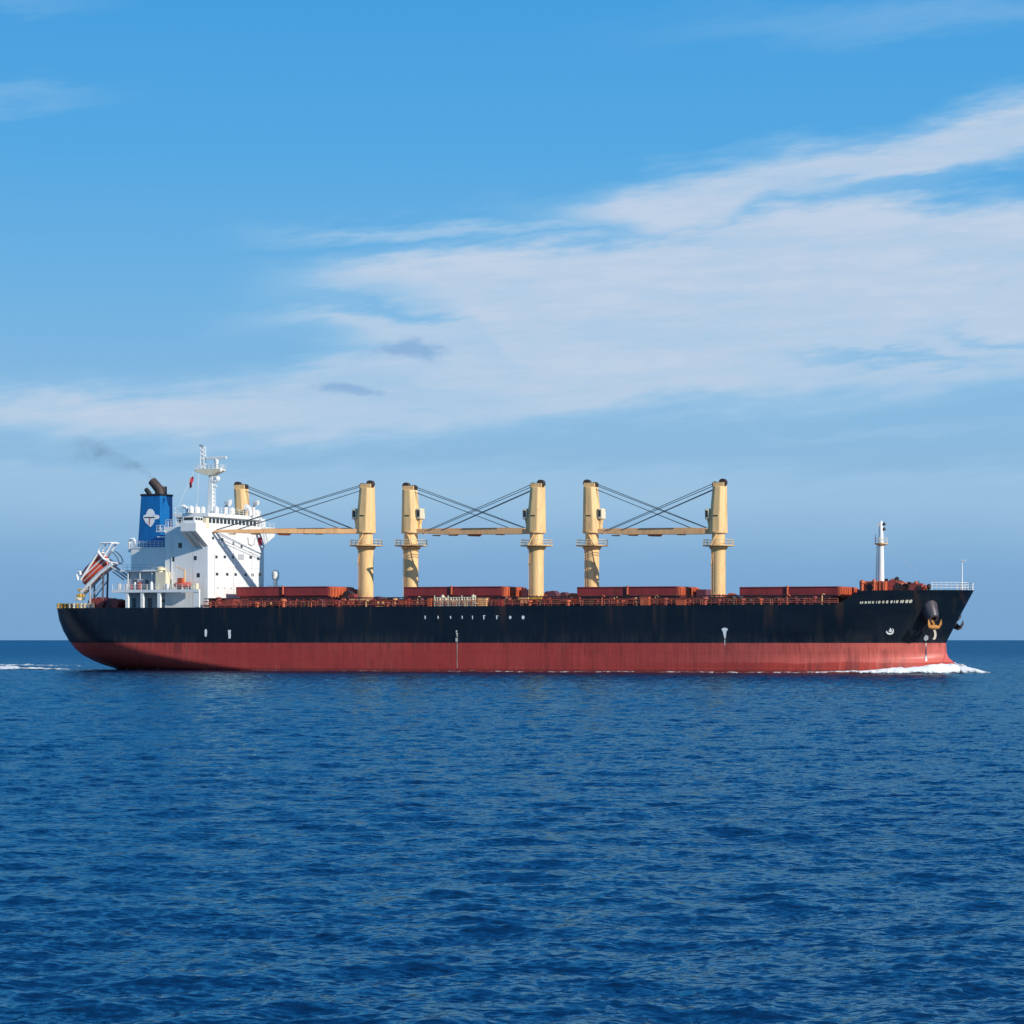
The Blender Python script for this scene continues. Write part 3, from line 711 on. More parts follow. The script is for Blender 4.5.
b = MB(); b.rail([(l0.x, my-1.1, l0.z+0.1), (l1.x, my-1.1, l0.z+0.1), (l1.x, my+1.1, l0.z+0.1), (l0.x, my+1.1, l0.z+0.1), (l0.x, my-1.1, l0.z+0.1)], 0.8, 0.9, 0.04, 2); b.build('mast_railing', 'white', mast)
u0, u1 = mp(203, 468), mp(203, 447)
b = MB()
for sx in (-0.45, 0.45):
    for sy in (-0.45, 0.45): b.bar((u0.x+sx, my+sy, u0.z), (u0.x+sx*0.75, my+sy*0.75, u1.z), 0.09, 5)
for k in range(6):
    z = u0.z+(u1.z-u0.z)*k/5; h_ = 0.42
    b.box(u0.x-h_, u0.x+h_, my-h_, my+h_, z-0.05, z+0.05)
    if k < 5: z2 = z+(u1.z-u0.z)/5; b.bar((u0.x-h_, my-h_, z), (u0.x+h_, my-h_, z2), 0.06, 4); b.bar((u0.x+h_, my+h_, z), (u0.x-h_, my+h_, z2), 0.06, 4)
b.build('mast_lattice', 'white', mast)
b = MB(); t = mp(201, 444.5); b.bar((u0.x-0.2, my, u1.z), (u0.x-0.5, my, t.z), 0.06, 5); b.bar((u0.x-0.9, my, t.z-0.1), (u0.x+0.3, my, t.z-0.45), 0.09, 5); b.build('wind_vane', 'dgrey', mast)
s0, s1 = mp(206, 458), mp(226.5, 458); sc_ = mp(216.5, 458)
b = MB(); b.lathe((sc_.x, my, l0.z), [(0.35, 0), (0.28, 1.0), (0.45, 1.3), (0.5, sc_.z-l0.z-0.25)], 10); b.build('scanner_pedestal', 'white', mast, smooth=0.7)
b = MB(); b.box(s0.x, s1.x, my-0.22, my+0.22, sc_.z-0.22, sc_.z+0.28); b.build('radar_scanner', 'white', mast, bevel=0.08)
p = mp(216, 479.5); b = MB(); b.box(a1.x, p.x+0.2, my-0.5, my+0.5, p.z-0.5, p.z+0.0); b.sphere((p.x+0.3, my, p.z+0.15), 0.6, 10); b.build('satellite_dome', 'white', mast, smooth=0.8)
p = mp(221.5, 470); b = MB(); b.sphere((p.x, my-0.6, p.z), 0.5, 10); b.build('satellite_dome', 'white', mast, smooth=0.8)
p = mp(214.5, 486); b = MB(); b.box(a1.x+0.3, p.x+0.5, my-0.25, my+0.25, p.z-0.12, p.z+0.12); b.build('lamp_bracket', 'white', mast)
b = MB(); hl = mp(196.2, 472); hb = mp(190, 516); b.bar((hl.x, my-1, hl.z), (hb.x, my-6, hb.z), 0.025, 4); hb = mp(202, 512); b.bar((hl.x+1.2, my-1, hl.z), (hb.x, my-2, zr1), 0.025, 4); b.build('halyard', 'cream_light', mast)
# flag hoisted on the halyard
fp = at(192.8, 486, -3.5)
fl = MB(); vs, fs = [], []
for k in range(9):
    for q in range(5):
        uu_, vv_ = k/8, q/4
        vs.append((fp.x-0.75*vv_+0.1*math.sin(5*uu_), fp.y+0.25*math.sin(uu_*6+vv_*2.5), fp.z+2.0-2.1*uu_-0.4*vv_))
for k in range(8):
    for q in range(4): a = k*5+q; fs.append((a, a+1, a+6, a+5))
fl.put(vs, fs)
flag = fl.build('signal_flag', 'flag', None, origin=fp)
sol = flag.modifiers.new('thick', 'SOLIDIFY'); sol.thickness = 0.03
flag.matrix_world = SHIP_M @ Matrix.Translation(fp)
tag(flag, 'small dark red flag hanging on a line beside the white radar mast', 'flag')

# ------------------------------------------------------------------ after deckhouse, funnel
aft = bpy.data.objects.new('deckhouse', None); COL.objects.link(aft); aft.parent = ship
CW = 9.9
c0 = at(131, 560, -CW); zc1 = at(140, 547.5, -CW).z; zc0 = at(140, 570, -CW).z
b = MB(); b.box(c0.x, XAF-0.004, -CW, CW, zc0, zc1); b.build('engine_casing', 'white', aft, bevel=0.05)
b = MB(); b.box(c0.x-0.9, c0.x-0.004, -CW+0.3, CW-0.3, zc1-0.9, zc1-0.01); b.box(c0.x-0.25, XAF-0.01, -CW-0.12, -CW-0.004, zc1-0.18, zc1+0.02); b.build('casing_ledge', 'white', aft)
b = MB(); b.rail([(c0.x-0.8, -CW+0.2, zc1), (XAF, -CW+0.2, zc1)], 1.25, 0.9, 0.045); b.rail([(c0.x-0.8, -CW+0.2, zc1), (c0.x-0.8, CW-0.2, zc1)], 1.25, 1.5, 0.045); b.build('casing_railing', 'white', aft)
p = at(131.5, 541.5, -CW+0.8)
b = MB(); b.tube([(p.x-0.5, p.y, zc1), (p.x-0.5, p.y, p.z), (p.x-0.2, p.y, p.z+0.5), (p.x+0.5, p.y, p.z+0.5), (p.x+0.8, p.y, p.z), (p.x+0.8, p.y, zc1)], 0.28, 8); b.build('vent_loop', 'white', aft, smooth=0.9)
# intermediate deck with its wall, recess shade put into its grey, and the boat deck below
d1 = at(120, 571, -11)
b = MB(); b.box(d1.x, XAF-0.006, -11, 11, zc0-0.32, zc0-0.004); b.build('poop_deck', 'white', aft)
zb1 = at(150, 589.6, -14.6).z; zb0 = at(150, 592.4, -14.6).z
e0 = at(111.5, 591, -14.6)
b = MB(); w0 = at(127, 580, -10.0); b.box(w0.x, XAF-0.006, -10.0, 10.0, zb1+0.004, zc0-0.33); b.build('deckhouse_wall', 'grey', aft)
for px in (128, 140, 152): 
    p = at(px, 580, -10.7); b = MB(); b.bar((p.x, -10.7, zb1), (p.x, -10.7, zc0-0.3), 0.10, 6); b.build('deck_pillar', 'white', aft)
for px in (135.5, 147):
    p = at(px, 581, -10.0); b = MB(); b.box(p.x-0.4, p.x+0.4, -10.04, -8.5, zb1+0.25, zb1+2.1); b.build('deck_door', 'dgrey', aft)
e1 = XFR-3.0
b = MB(); b.box(e0.x, XAF-0.2, -14.6, 14.6, zb0, zb1); b.box(XAF-0.2, XFR-0.3, -14.6, -14.004, zb0, zb1); b.build('boat_deck', 'white', aft)
for px, w in ((127, 0.30), (142, 0.30), (159, 0.32), (196.5, 0.62)):
    p = at(px, 600, -14.4); b = MB(); b.box(p.x-w, p.x+w, -14.5, -13.9 if px < 180 else -14.004, ZD-0.05, zb0-0.003); b.build('boat_deck_pillar', 'white', aft)
w1 = at(124, 600, -11.5)
b = MB(); b.box(w1.x, XAF-0.01, -11.0, 11.0, ZD-0.05, zb0-0.003); b.build('deckhouse_wall', 'grey', aft)  # grey paints the shade of the recess under the boat deck
for px, w, hh in ((134, 0.45, 1.9), (150, 0.45, 1.9), (165, 0.9, 0.6)):
    p = at(px, 600, -11.0); b = MB(); z0 = ZD+0.1 if hh > 1 else ZD+1.1; b.box(p.x-w, p.x+w, -11.05, -10.9, z0, z0+hh); b.build('deck_door', 'dgrey', aft)
b = MB(); b.rail([(e0.x+0.1, -14.4, zb1), (XFR-1.5, -14.4, zb1)], 1.05, 1.3, 0.04); b.build('boat_deck_railing', 'white', aft)
b = MB(); b.rail([(d1.x+0.1, -10.8, zc0), (XAF-0.2, -10.8, zc0)], 1.0, 1.4, 0.035, 2); b.build('deck_railing', 'grey', aft)
# stores standing along the boat deck
def loc_box(px, py0, py1, wpx, yl, dy, name, mat, parent=aft, bev=0.06):
    a, c_ = at(px-wpx/2, py1, yl), at(px+wpx/2, py0, yl)
    bb = MB(); bb.box(a.x, c_.x, yl, yl+dy, zb1+0.004, c_.z); return bb.build(name, mat, parent, bevel=bev)
loc_box(160.5, 572, 588, 10.5, -13.4, 3.0, 'machinery_locker', 'cream_light')
p = at(160, 569.5, -12.5); b = MB(); b.lathe((p.x, -12.3, p.z-1.0), [(0.5, 0), (0.5, 0.8), (0.9, 0.9), (0.9, 1.3), (0.3, 1.6)], 12); b.build('locker_vent', 'cream_light', aft, smooth=0.8)
for px, py0, w, mt in [(126, 583.5, 3, 'grey'), (131, 584, 3, 'deck_red'), (134.5, 582, 2.4, 'white'), (139, 582, 5, 'deck_red'), (146, 584, 3, 'dgrey'), (151, 581.5, 3, 'white'), (167, 583, 3, 'white'), (119, 583, 4, 'grey')]:
    p = at(px, py0, -13.6); b = MB(); r = w*0.1
    b.lathe((p.x, -13.4, zb1), [(r, 0.004), (r*1.1, 0.5), (r, p.z-zb1-0.25), (r*0.4, p.z-zb1)], 10); b.build('deck_canister', mt, aft, smooth=0.9)
# funnel
fun = bpy.data.objects.new('funnel', None); COL.objects.link(fun); fun.parent = ship
fb0, fb1 = at(136.5, 548, -2.5), at(160.5, 548, -2.5); ft0, ft1 = at(140, 496, -2.5), at(160, 496, -2.5)
b = MB()
def fr_ring(xa_, xb_, z, hw, c=0.5): return [Vector(q) for q in ((xa_+c, -hw, z), (xb_, -hw, z), (xb_, hw, z), (xa_+c, hw, z), (xa_, hw-c, z), (xa_, -hw+c, z))]
b.loft([fr_ring(fb0.x, fb1.x, zc1, 2.5, 0.4), fr_ring(ft0.x, ft1.x, ft0.z, 2.5, 0.4)]); b.build('funnel_casing', 'blue', fun, bevel=0.1)
b = MB(); b.loft([fr_ring(ft0.x-0.12, ft1.x+0.1, ft0.z+0.004, 2.6, 0.4), fr_ring(ft0.x-0.12, ft1.x+0.1, ft0.z+0.4, 2.6, 0.4)]); b.build('funnel_rim', 'black', fun)
e_a, e_b = at(157.2, 487.5, -0.3), at(151.6, 480.8, -0.3)
b = MB(); b.tube([(e_a.x+0.8, -0.3, ft0.z+0.1), (e_a.x+0.5, -0.3, ft0.z+1.3), (e_a.x-0.3, -0.3, ft0.z+2.2), (e_b.x+0.1, -0.3, e_b.z)], [1.05, 1.0, 0.95, 0.9], 14); b.build('exhaust_pipe', 'pipe', fun, smooth=0.9)
p = at(162.5, 486.5, 0.6); b = MB(); b.bar((p.x, 0.9, ft0.z+0.1), (p.x, 0.9, p.z), 0.75, 12); b.build('exhaust_pipe', 'black', fun, smooth=0.9)
p = at(146.3, 489.0, -0.8); b = MB(); b.tube([(p.x+0.9, -0.8, ft0.z+0.1), (p.x+0.6, -0.8, ft0.z+0.7), (p.x-0.1, -0.8, p.z)], [0.5, 0.5, 0.45], 10); b.build('exhaust_pipe', 'black', fun, smooth=0.9)
# emblem on the starboard face of the funnel
def fpt(px, py, off):
    return Vector((at(px, py, -2.5).x, -2.5-off, at(px, py, -2.5).z))
emb = [(150.4, 508.8), (152.2, 509.4), (153.8, 511.4), (154.6, 513.9), (156.6, 515.0), (158.6, 515.2), (159.3, 517), (158.8, 518.8), (156.6, 519.3), (154.7, 519.2), (154.2, 522), (152.6, 524.8), (150.6, 527), (148.6, 525.2), (145.8, 522.8), (144.4, 520), (143.2, 517.6), (143.8, 515.6), (146.4, 514.2), (147, 511.8), (148.6, 509.4)]
b = MB(); b.prism_y([(fpt(x, y, 0).x, fpt(x, y, 0).z) for x, y in emb], -2.57, -2.4); em = b.build('funnel_emblem', 'mark', fun)
b = MB(); b.prism_y([(fpt(x, y, 0).x, fpt(x, y, 0).z) for x, y in ((144.2, 517.0), (154.8, 516.9), (154.8, 517.9), (144.2, 518.0))], -2.60, -2.5); b.build('emblem_bar', 'black', em)
b = MB(); b.prism_y([(fpt(x, y, 0).x, fpt(x, y, 0).z) for x, y in ((149.4, 518.1), (150.4, 518.1), (150.1, 524.6), (149.3, 524.6))], -2.60, -2.5); b.build('emblem_stem', 'orange_red', em)

# ------------------------------------------------------------------ stern: free-fall lifeboat, ramp, mooring gear
ramp = bpy.data.objects.new('lifeboat_ramp', None); COL.objects.link(ramp); ramp.parent = ship
def rbar(pp, yl, r, name, mat='mark', n=6):
    b = MB(); b.tube([at(x, y, yl) for x, y in pp], r, n); return b.build(name, mat, ramp)
for yl, dx in ((-9.6, 0.0), (-7.0, 0.0)):
    k = (yl+9.6)*0.407/0.207*0.85
    rbar([(78.5+k, 599), (81, 592) if k == 0 else (81+k, 592), (100+k, 573), (112.5+k, 563.5)], yl, 0.42, 'launch_rail')
    rbar([(80.5+k, 580), (98.2+k, 552.5)], yl, 0.24, 'guard_rail')
    rbar([(98+k, 552.5), (101.6+k, 543.2), (112+k, 543)], yl, 0.26, 'head_frame')
    rbar([(112+k, 543), (102.8+k, 558)], yl, 0.22, 'head_frame')
    rbar([(98+k, 552), (104+k, 559), (110+k, 562.4), (117.5+k, 563.4)], yl, 0.26, 'head_frame')
    rbar([(90+k, 585), (90+k, 608)], yl, 0.2, 'ramp_leg', 'grey')
    rbar([(103.5+k, 573), (102.5+k, 608)], yl, 0.2, 'ramp_leg', 'dgrey')
    rbar([(91+k, 597), (103+k, 581)], yl, 0.12, 'ramp_brace', 'grey')
    rbar([(110+k, 566), (125+k, 577)], yl, 0.2, 'ramp_brace', 'grey')
    rbar([(112+k, 571), (124+k, 580)], yl, 0.14, 'ramp_brace', 'grey')
    rbar([(110.5+k, 551), (114+k, 553.5), (117+k, 557), (119+k, 562)], yl, 0.1, 'hydraulic_hose', 'dgrey')
    rbar([(78.2+k, 580.5), (77+k, 575), (78.4+k, 572), (80+k, 571.6), (80.5+k, 575)], yl, 0.26, 'bow_hook')
b = MB()
for px, py in ((112, 543), (101.6, 543.2), (98, 552.5), (80.5, 580), (84, 589), (112, 563.6), (104, 559)):
    p = at(px, py, -9.6); b = MB(); b.bar(p, (p.x, -7.0, p.z), 0.17, 6); b.build('cross_beam', 'white', ramp)
for px, py, mt in ((79, 595.5, 'yellow'), (80.5, 590, 'yellow'), (78, 599, 'cream_light')):
    p = at(px, py, -9.6); b = MB(); b.box(p.x-0.5, p.x+0.5, -9.9, -8.2, p.z-0.3, p.z+0.3); b.build('ramp_step', mt, ramp, bevel=0.08)
# boat
ba, bb_ = at(84.0, 583.5, -8.3), at(108.5, 560.5, -8.3)
axis = (bb_-ba); L = axis.length; ad = axis.normalized(); nd = Vector((-ad.z, 0, ad.x))
lb = empty('lifeboat', ba)
def boat_ring(t, top, bot, w, n=16):
    c = ba+ad*(L*t); out = []
    for k in range(n):
        a = 2*math.pi*k/n; cy, cz = math.cos(a), math.sin(a)
        out.append(c+Vector((0, 1, 0))*(w*math.copysign(abs(cy)**0.75, cy))+nd*((top if cz > 0 else bot)*math.copysign(abs(cz)**0.8, cz)))
    return out
prof = [(0.0, 0.25, 0.2, 0.25), (0.03, 1.2, 0.6, 0.6), (0.10, 1.9, 1.0, 0.95), (0.35, 2.3, 1.3, 1.1), (0.7, 2.35, 1.3, 1.1), (0.74, 2.5, 1.3, 1.05), (0.93, 2.2, 1.2, 1.0), (0.98, 1.4, 0.9, 0.85), (1.0, 0.7, 0.5, 0.5)]
b = MB(); b.loft([boat_ring(*q) for q in prof]); b.build('boat_hull', 'boat', lb, origin=ba, smooth=0.9)
b = MB(); b.loft([boat_ring(q[0], 0.2, 0.12, q[3]+0.07) for q in prof]); b.build('fender_band', 'white', lb, origin=ba)
b = MB()
for t0, t1 in ((0.76, 0.80), (0.84, 0.88)):
    c = ba+ad*(L*t0)+nd*1.45; b.put([c+Vector((0, -1.06, 0)), c+Vector((0, -1.06, 0))+ad*L*0.05, c+Vector((0, -1.03, 0))+ad*L*0.05+nd*0.25, c+Vector((0, -1.03, 0))+nd*0.25], [(0, 1, 2, 3)])
b.build('boat_window', 'glass', lb, origin=ba)
c = ba+nd*0.8; b = MB(); b.bar(c+Vector((0, -1.15, 0))+ad*L*0.10, c+Vector((0, -1.1, 0))+ad*L*0.95, 0.16, 6); b.build('grab_line', 'white', lb, origin=ba)
tag(lb, 'red enclosed lifeboat tilted bow down on the white launching frame at the stern', 'lifeboat')
# poop deck gear
def winch(px, yl, s=1.0, mat='deck_red'):
    p = at(px, 606, yl); x = p.x; z = ZD-0.05; r = MB()
    r.box(x-1.0*s, x+1.0*s, yl-1.6*s, yl+1.6*s, z, z+0.25)
    for y in (-1.2, -0.1, 1.0): r.lathe((0, 0, 0), [(0.01, 0)], 3) if False else r.box(x-0.12*s-0.5*s, x+0.6*s, yl+y*s, yl+(y+0.18)*s, z+0.25, z+1.5*s)
    r.bar((x, yl-1.3*s, z+1.0*s), (x, yl+1.3*s, z+1.0*s), 0.55*s, 14)
    for y in (-1.3, 0.0, 1.25): r.bar((x, yl+y*s-0.06, z+1.0*s), (x, yl+y*s+0.06, z+1.0*s), 0.95*s, 16)
    return r.build('mooring_winch', mat, ship)
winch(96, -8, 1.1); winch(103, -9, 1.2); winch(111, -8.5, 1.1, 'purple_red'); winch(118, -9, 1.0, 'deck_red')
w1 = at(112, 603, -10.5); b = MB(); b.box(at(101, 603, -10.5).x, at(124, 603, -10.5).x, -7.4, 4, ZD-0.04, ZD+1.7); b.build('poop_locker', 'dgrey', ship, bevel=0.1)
for k, (px, mt) in enumerate([(60, 'yellow'), (63.2, 'yellow'), (66, 'dark'), (69.5, 'dark'), (72, 'white'), (75.5, 'yellow'), (79, 'yellow'), (83, 'cream_light'), (87, 'deck_red'), (91, 'white')]):
    p = at(px, 606.5, -10.5); z = ZD-0.05; b = MB(); r = random.uniform(0.24, 0.36)
    for dx in (-0.55, 0.55): b.lathe((p.x+dx*0.8, -10.5, z), [(r, 0), (r*0.9, 0.75), (r*1.25, 0.85), (r*1.2, 1.0)], 10)
    b.box(p.x-0.8, p.x+0.8, -10.8, -10.2, z, z+0.14); b.build('mooring_bollard', mt, ship, smooth=0.8)
# stern rail following the deck edge
def deck_edge(xs, inset=0.25): return [Vector((x, -float(half(x, ZD))+inset, ZD)) for x in xs]
b = MB(); xs = np.linspace(XA0+0.25, at(100, 607, -13).x, 12); b.rail(deck_edge(xs), 1.0, 1.4, 0.04); b.rail([(xs[0], y, ZD) for y in (-4, 0, 4)], 1.0, 1.4, 0.04); b.build('stern_railing', 'yellow', ship)

# ------------------------------------------------------------------ cargo hatches
HH = 5.2
hatches = [(236, 283, 328), (404, 451.5, 502), (577, 627.5, 677), (739.5, 787.5, 838)]
for a, mid, c in hatches:
    hc = bpy.data.objects.new('cargo_hatch', None); COL.objects.link(hc); hc.parent = ship
    pa, pm, pc = at(a, 590, -HH), at(mid, 590, -HH), at(c, 590, -HH)
    zt = at((a+c)/2, 586.6, -HH).z; zl = at((a+c)/2, 596.2, -HH).z
    for x0, x1 in ((pa.x, pm.x-0.25), (pm.x+0.25, pc.x)):
        b = MB(); b.box(x0, x1, -HH, HH, zl, zt)
        b.box(x0+0.1, x1-0.1, -HH-0.05, -HH+0.01, zl+0.12, zl+0.24)
        b.box(x0+0.1, x1-0.1, -HH-0.12, -HH+0.01, zt-0.16, zt-0.05)
        b.build('hatch_panel', 'hatch', hc, bevel=0.07)
    b = MB(); b.bar((pm.x, -HH-0.1, zl+0.3), (pm.x, -HH-0.1, zt+0.15), 0.22, 8); b.box(pm.x-0.2, pm.x+0.2, -HH+0.01, HH, zt-0.5, zt+0.05); b.build('hatch_hinge', 'orange_red', hc)
    # coaming below, in the shade of the cover's overhang
    b = MB(); b.box(pa.x+0.6, pc.x-0.5, -HH+0.5, HH-0.5, ZD-0.05, zl-0.004)
    nn = int((pc.x-pa.x)/1.6)
    for k in range(nn+1):
        xx = pa.x+0.8+(pc.x-pa.x-1.6)*k/nn
        b.prism_x([(-HH+0.5, ZD), (-HH+0.5, zl-0.3), (-HH+0.25, zl-0.3), (-HH-0.35, ZD)], xx-0.06, xx+0.06)
    b.build('hatch_coaming', 'deck_red', hc)
    # forward end with its closing gear, sunlit brightness put into its orange
    b = MB(); b.box(pc.x+0.02, pc.x+0.5, -HH+0.1, HH-0.1, zl-0.1, zt-0.1)
    for k in range(8):
        yy = -HH+0.5+k*(2*HH-1)/7; b.box(pc.x+0.4, pc.x+0.75, yy-0.14, yy+0.14, zl-0.3, zt-0.25)
    b.build('hatch_end', 'orange_red', hc, bevel=0.05)
    # stowage block just ahead of the hatch end
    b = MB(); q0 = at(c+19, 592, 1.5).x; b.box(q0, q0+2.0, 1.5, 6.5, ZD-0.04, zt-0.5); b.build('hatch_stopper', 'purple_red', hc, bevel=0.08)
b = MB(); p = at(205, 600, -10.0); b.box(p.x, at(236, 600, -10).x, -11, -4, ZD-0.04, ZD+1.65); b.build('deck_house', 'deck_red', ship, bevel=0.06)
p = at(218.8, 599.5, -11.4); b = MB(); b.lathe((p.x, -11.4, ZD), [(0.35, 0), (0.35, 1.4), (0.65, 1.45), (0.6, 1.95), (0.2, 2.1)], 12); b.build('mushroom_vent', 'deck_red', ship, smooth=0.8)
b = MB(); p = at(215, 597.6, -10); b.box(at(211, 598, -10).x, at(228, 598, -10).x, -11.4, -9.6, ZD+1.654, ZD+1.9); b.build('dark_hose_rack', 'dark', ship, bevel=0.05)
# white vent post ahead of the house
p = at(275.5, 588, 6); t = at(275.5, 570, 13.5)
p = at(275.5, 588, 13.5); b = MB(); b.lathe((p.x, 13.5, ZD), [(0.45, 0), (0.42, t.z-ZD-2.0), (0.75, t.z-ZD-1.8), (0.75, t.z-ZD-0.4), (0.3, t.z-ZD)], 12); b.build('white_vent_post', 'white', ship, smooth=0.8)
p = at(272, 588, 11.5); b = MB(); b.rail([(p.x-1.0, 11.5, ZD+3.4), (p.x+2.4, 11.5, ZD+3.4)], 1.3, 0.8, 0.06, 2); b.box(p.x-1.0, p.x+2.4, 11.0, 12.0, ZD, ZD+3.4); b.build('vent_platform', 'white', ship)

# ------------------------------------------------------------------ deck cranes
def crane(px, top, yl, face, jib_px, base=True, on_roof=False, heel_px=None, tip_yl=None):
    """face +1: the jib points forward, -1: aft"""
    cr = bpy.data.objects.new('deck_crane', None); COL.objects.link(cr); cr.parent = ship
    x = at(px, 560, yl).x; Z = lambda py: at(px, py, yl).z
    s = (at(px+1, 560, yl).x-x)*CT                       # metres seen per pixel across the view
    z0 = zr1 if on_roof else ZD-0.05
    dy = top-480.5                                       # small shift of the whole head
    rp = 7.3*s
    if not on_roof:
        b = MB(); b.lathe((x, yl, 0), [(rp*1.0, z0), (rp, Z(555)), (rp*1.04, Z(550)), (rp*1.3, Z(548.2)), (rp*1.32, Z(547)), (rp*0.93, Z(546.6)), (rp*0.93, Z(534))], 28)
        b.build('pedestal', 'cream', cr, smooth=0.5)
        # round gallery with its rail
        rg = rp*2.25
        b = MB(); b.lathe((x, yl, 0), [(rp*0.95, Z(546.9)), (rg*0.98, Z(546.2)), (rg, Z(545.9)), (rg, Z(545.2)), (rp*0.95, Z(545.1))], 28); b.build('gallery', 'cream', cr, smooth=0.4)
        b = MB(); ring = [(x+rg*0.96*math.cos(2*math.pi*k/16), yl+rg*0.96*math.sin(2*math.pi*k/16), Z(545.2)) for k in range(17)]; b.rail(ring, 1.0, 1.5, 0.055, 2); b.build('gallery_railing', 'cream_light', cr)
        b = MB(); b.lathe((x, yl, 0), [(rp*1.25, Z(533.4)), (rp*1.32, Z(532.8)), (rp*1.32, Z(531.4)), (rp*1.1, Z(531.2))], 28); b.build('slewing_ring', 'cream', cr, smooth=0.5)
        zs = Z(531.6)
        # cab ladder running down from the ring
        b = MB(); b.bar((x-0.2*face, yl-rp*1.02, Z(533)), (x+rp*0.75*face, yl-rp*1.15, Z(545)), 0.16, 6); b.bar((x+rp*0.45*face, yl-rp*1.0, Z(548)), (x+rp*0.85*face, yl-rp*0.75, Z(566)), 0.10, 6); b.build('cable_trunk', 'cream', cr)
    else: zs = z0
    # tower: faceted, slightly tapered column
    w0, w1 = (6.5*s, 6.2*s) if on_roof else (8.4*s, 6.7*s)
    zt = Z(487.5+dy)
    c8 = lambda w, z, xo: [Vector((x+xo+w*q[0], yl+w*q[1], z)) for q in ((-1, -0.55), (-0.45, -1), (0.45, -1), (1, -0.55), (1, 0.55), (0.45, 1), (-0.45, 1), (-1, 0.55))]
    b = MB(); b.loft([c8(w0, zs, 0), c8(w0*0.98, zs+(zt-zs)*0.3, 0), c8(w1, zt, -0.25*face)]); b.build('tower', 'cream', cr, bevel=0.16)
    if not on_roof:
        b = MB(); zl_ = Z(516); b.box(x-0.55, x+0.35, yl-w0*0.99, yl-w0*0.80, zl_-0.12, zl_+0.12); b.box(x+w0*0.82, x+w0*0.97, yl-0.5, yl+0.4, zl_-0.12, zl_+0.12); b.build('tower_slot', 'dark', cr)
        b = MB()
        for dx in (-0.22, 0.22): b.bar((x-rp*0.55+dx, yl-rp*1.02, z0+0.2), (x-rp*0.55+dx, yl-rp*1.02, Z(547)), 0.035, 4)
        for k in range(int((Z(547)-z0)/0.6)): b.box(x-rp*0.55-0.2, x-rp*0.55+0.2, yl-rp*1.04, yl-rp*1.0, z0+0.5+k*0.6, z0+0.56+k*0.6)
        b.build('pedestal_ladder', 'jib', cr)
        b = MB(); b.box(x-0.45, x+0.45, yl-rp*1.03, yl-rp*0.9, z0+0.3, z0+2.3); b.build('pedestal_door', 'jib', cr, bevel=0.08)
    # head sheaves
    b = MB()
    b.box(x-w1*0.9-0.25*face, x+w1*0.9-0.25*face, yl-w1*0.7, yl-w1*0.45, zt-0.02, Z(483.5+dy)); b.box(x-w1*0.9-0.25*face, x+w1*0.9-0.25*face, yl+w1*0.45, yl+w1*0.7, zt-0.02, Z(483.5+dy))
    b.build('head_plate', 'cream', cr, bevel=0.05)
    for dx, zc, r in ((-0.55, 483.6, 0.72), (0.7, 485.4, 0.55)):
        xx = x+dx*w1*face-0.25*face
        b = MB(); b.bar((xx, yl-w1*0.42, Z(zc+dy)), (xx, yl+w1*0.42, Z(zc+dy)), r, 14); b.build('head_sheave', 'pipe' if dx < 0 else 'dark', cr, smooth=0.8)
    # operator cab on the jib side
    if not on_roof:
        xc = x+face*w0*0.95
        b = MB(); za, zb_ = Z(519.5), Z(508.5)
        b.box(xc, xc+face*5.2*s, yl-1.1, yl+1.1, za, zb_); cab = b.build('operator_cab', 'cream_light', cr, bevel=0.3)
        b = MB(); b.box(xc+face*0.25, xc+face*4.0*s, yl-1.14, yl-1.0, Z(517), Z(510.5)); b.build('cab_window', 'dark', cr)
        b = MB(); b.prism_y([(xc, za-0.002), (xc+face*3.6*s, za-0.002), (xc+face*2.4*s, Z(525)), (xc+face*2.6*s, Z(530)), (xc, Z(530))][::face], yl-0.5, yl+0.5); b.build('cab_support', 'cream', cr)
    # jib: twin plate girder lying level, slewed about the tower, tip carried by the hoist wires
    tip = at(jib_px, 530.5, yl if tip_yl is None else tip_yl)
    dv = Vector((tip.x-x, tip.y-yl)); R = dv.length; dv /= R
    ps = lambda p: (x+dv.x*p[0]-dv.y*p[1], yl+dv.y*p[0]+dv.x*p[1], p[2])
    h0 = (at(heel_px, 531, yl).x-x) if heel_px else w0*0.8
    zj = Z(531.5); J = R-h0
    b = MB()
    for y_ in (-0.95, 0.55):
        b.prism_y([(h0, zj-0.42), (h0, zj+0.45), (h0+J*0.10, zj+0.50), (h0+J*0.85, zj+0.42), (R, zj+0.28), (R, zj-0.05), (h0+J*0.8, zj-0.32), (h0+J*0.15, zj-0.45)], y_, y_+0.4)
    n = 9
    for k in range(n+1):
        xx = h0+J*k/n; b.box(xx-0.12, xx+0.12, -0.55, 0.55, zj-0.18, zj+0.18)
    b.v = [ps(p) for p in b.v]
    b.build('jib', 'jib', cr, bevel=0.04)
    for fx, l, d in ((0.28, 1.0, 0.16), (0.52, 1.5, 0.34), (0.72, 1.0, 0.16), (0.88, 0.8, 0.16)):
        xx = h0+J*fx; b = MB(); b.prism_y([(xx-l, zj-0.36), (xx-l*0.6, zj-0.44-d), (xx+l*0.7, zj-0.44-d*0.8), (xx+l, zj-0.36)], -0.6, 0.6); b.v = [ps(p) for p in b.v]
        b.build('hook_block', 'orange_red' if fx == 0.52 else 'jib', cr, bevel=0.08)
    # hoist and luffing wires
    zh = Z(486+dy)
    for se, oy, oz in ((R-0.3, -0.5, 0.0), (R-0.3, 0.5, 0.25), (h0+J*0.86, -0.6, -0.75), (h0+J*0.84, 0.6, -0.85)):
        b = MB(); b.bar(ps((w1*0.75, oy, zh+oz)), ps((se, oy, zj+0.35)), 0.07, 5); b.build('hoist_wire', 'cable', cr)
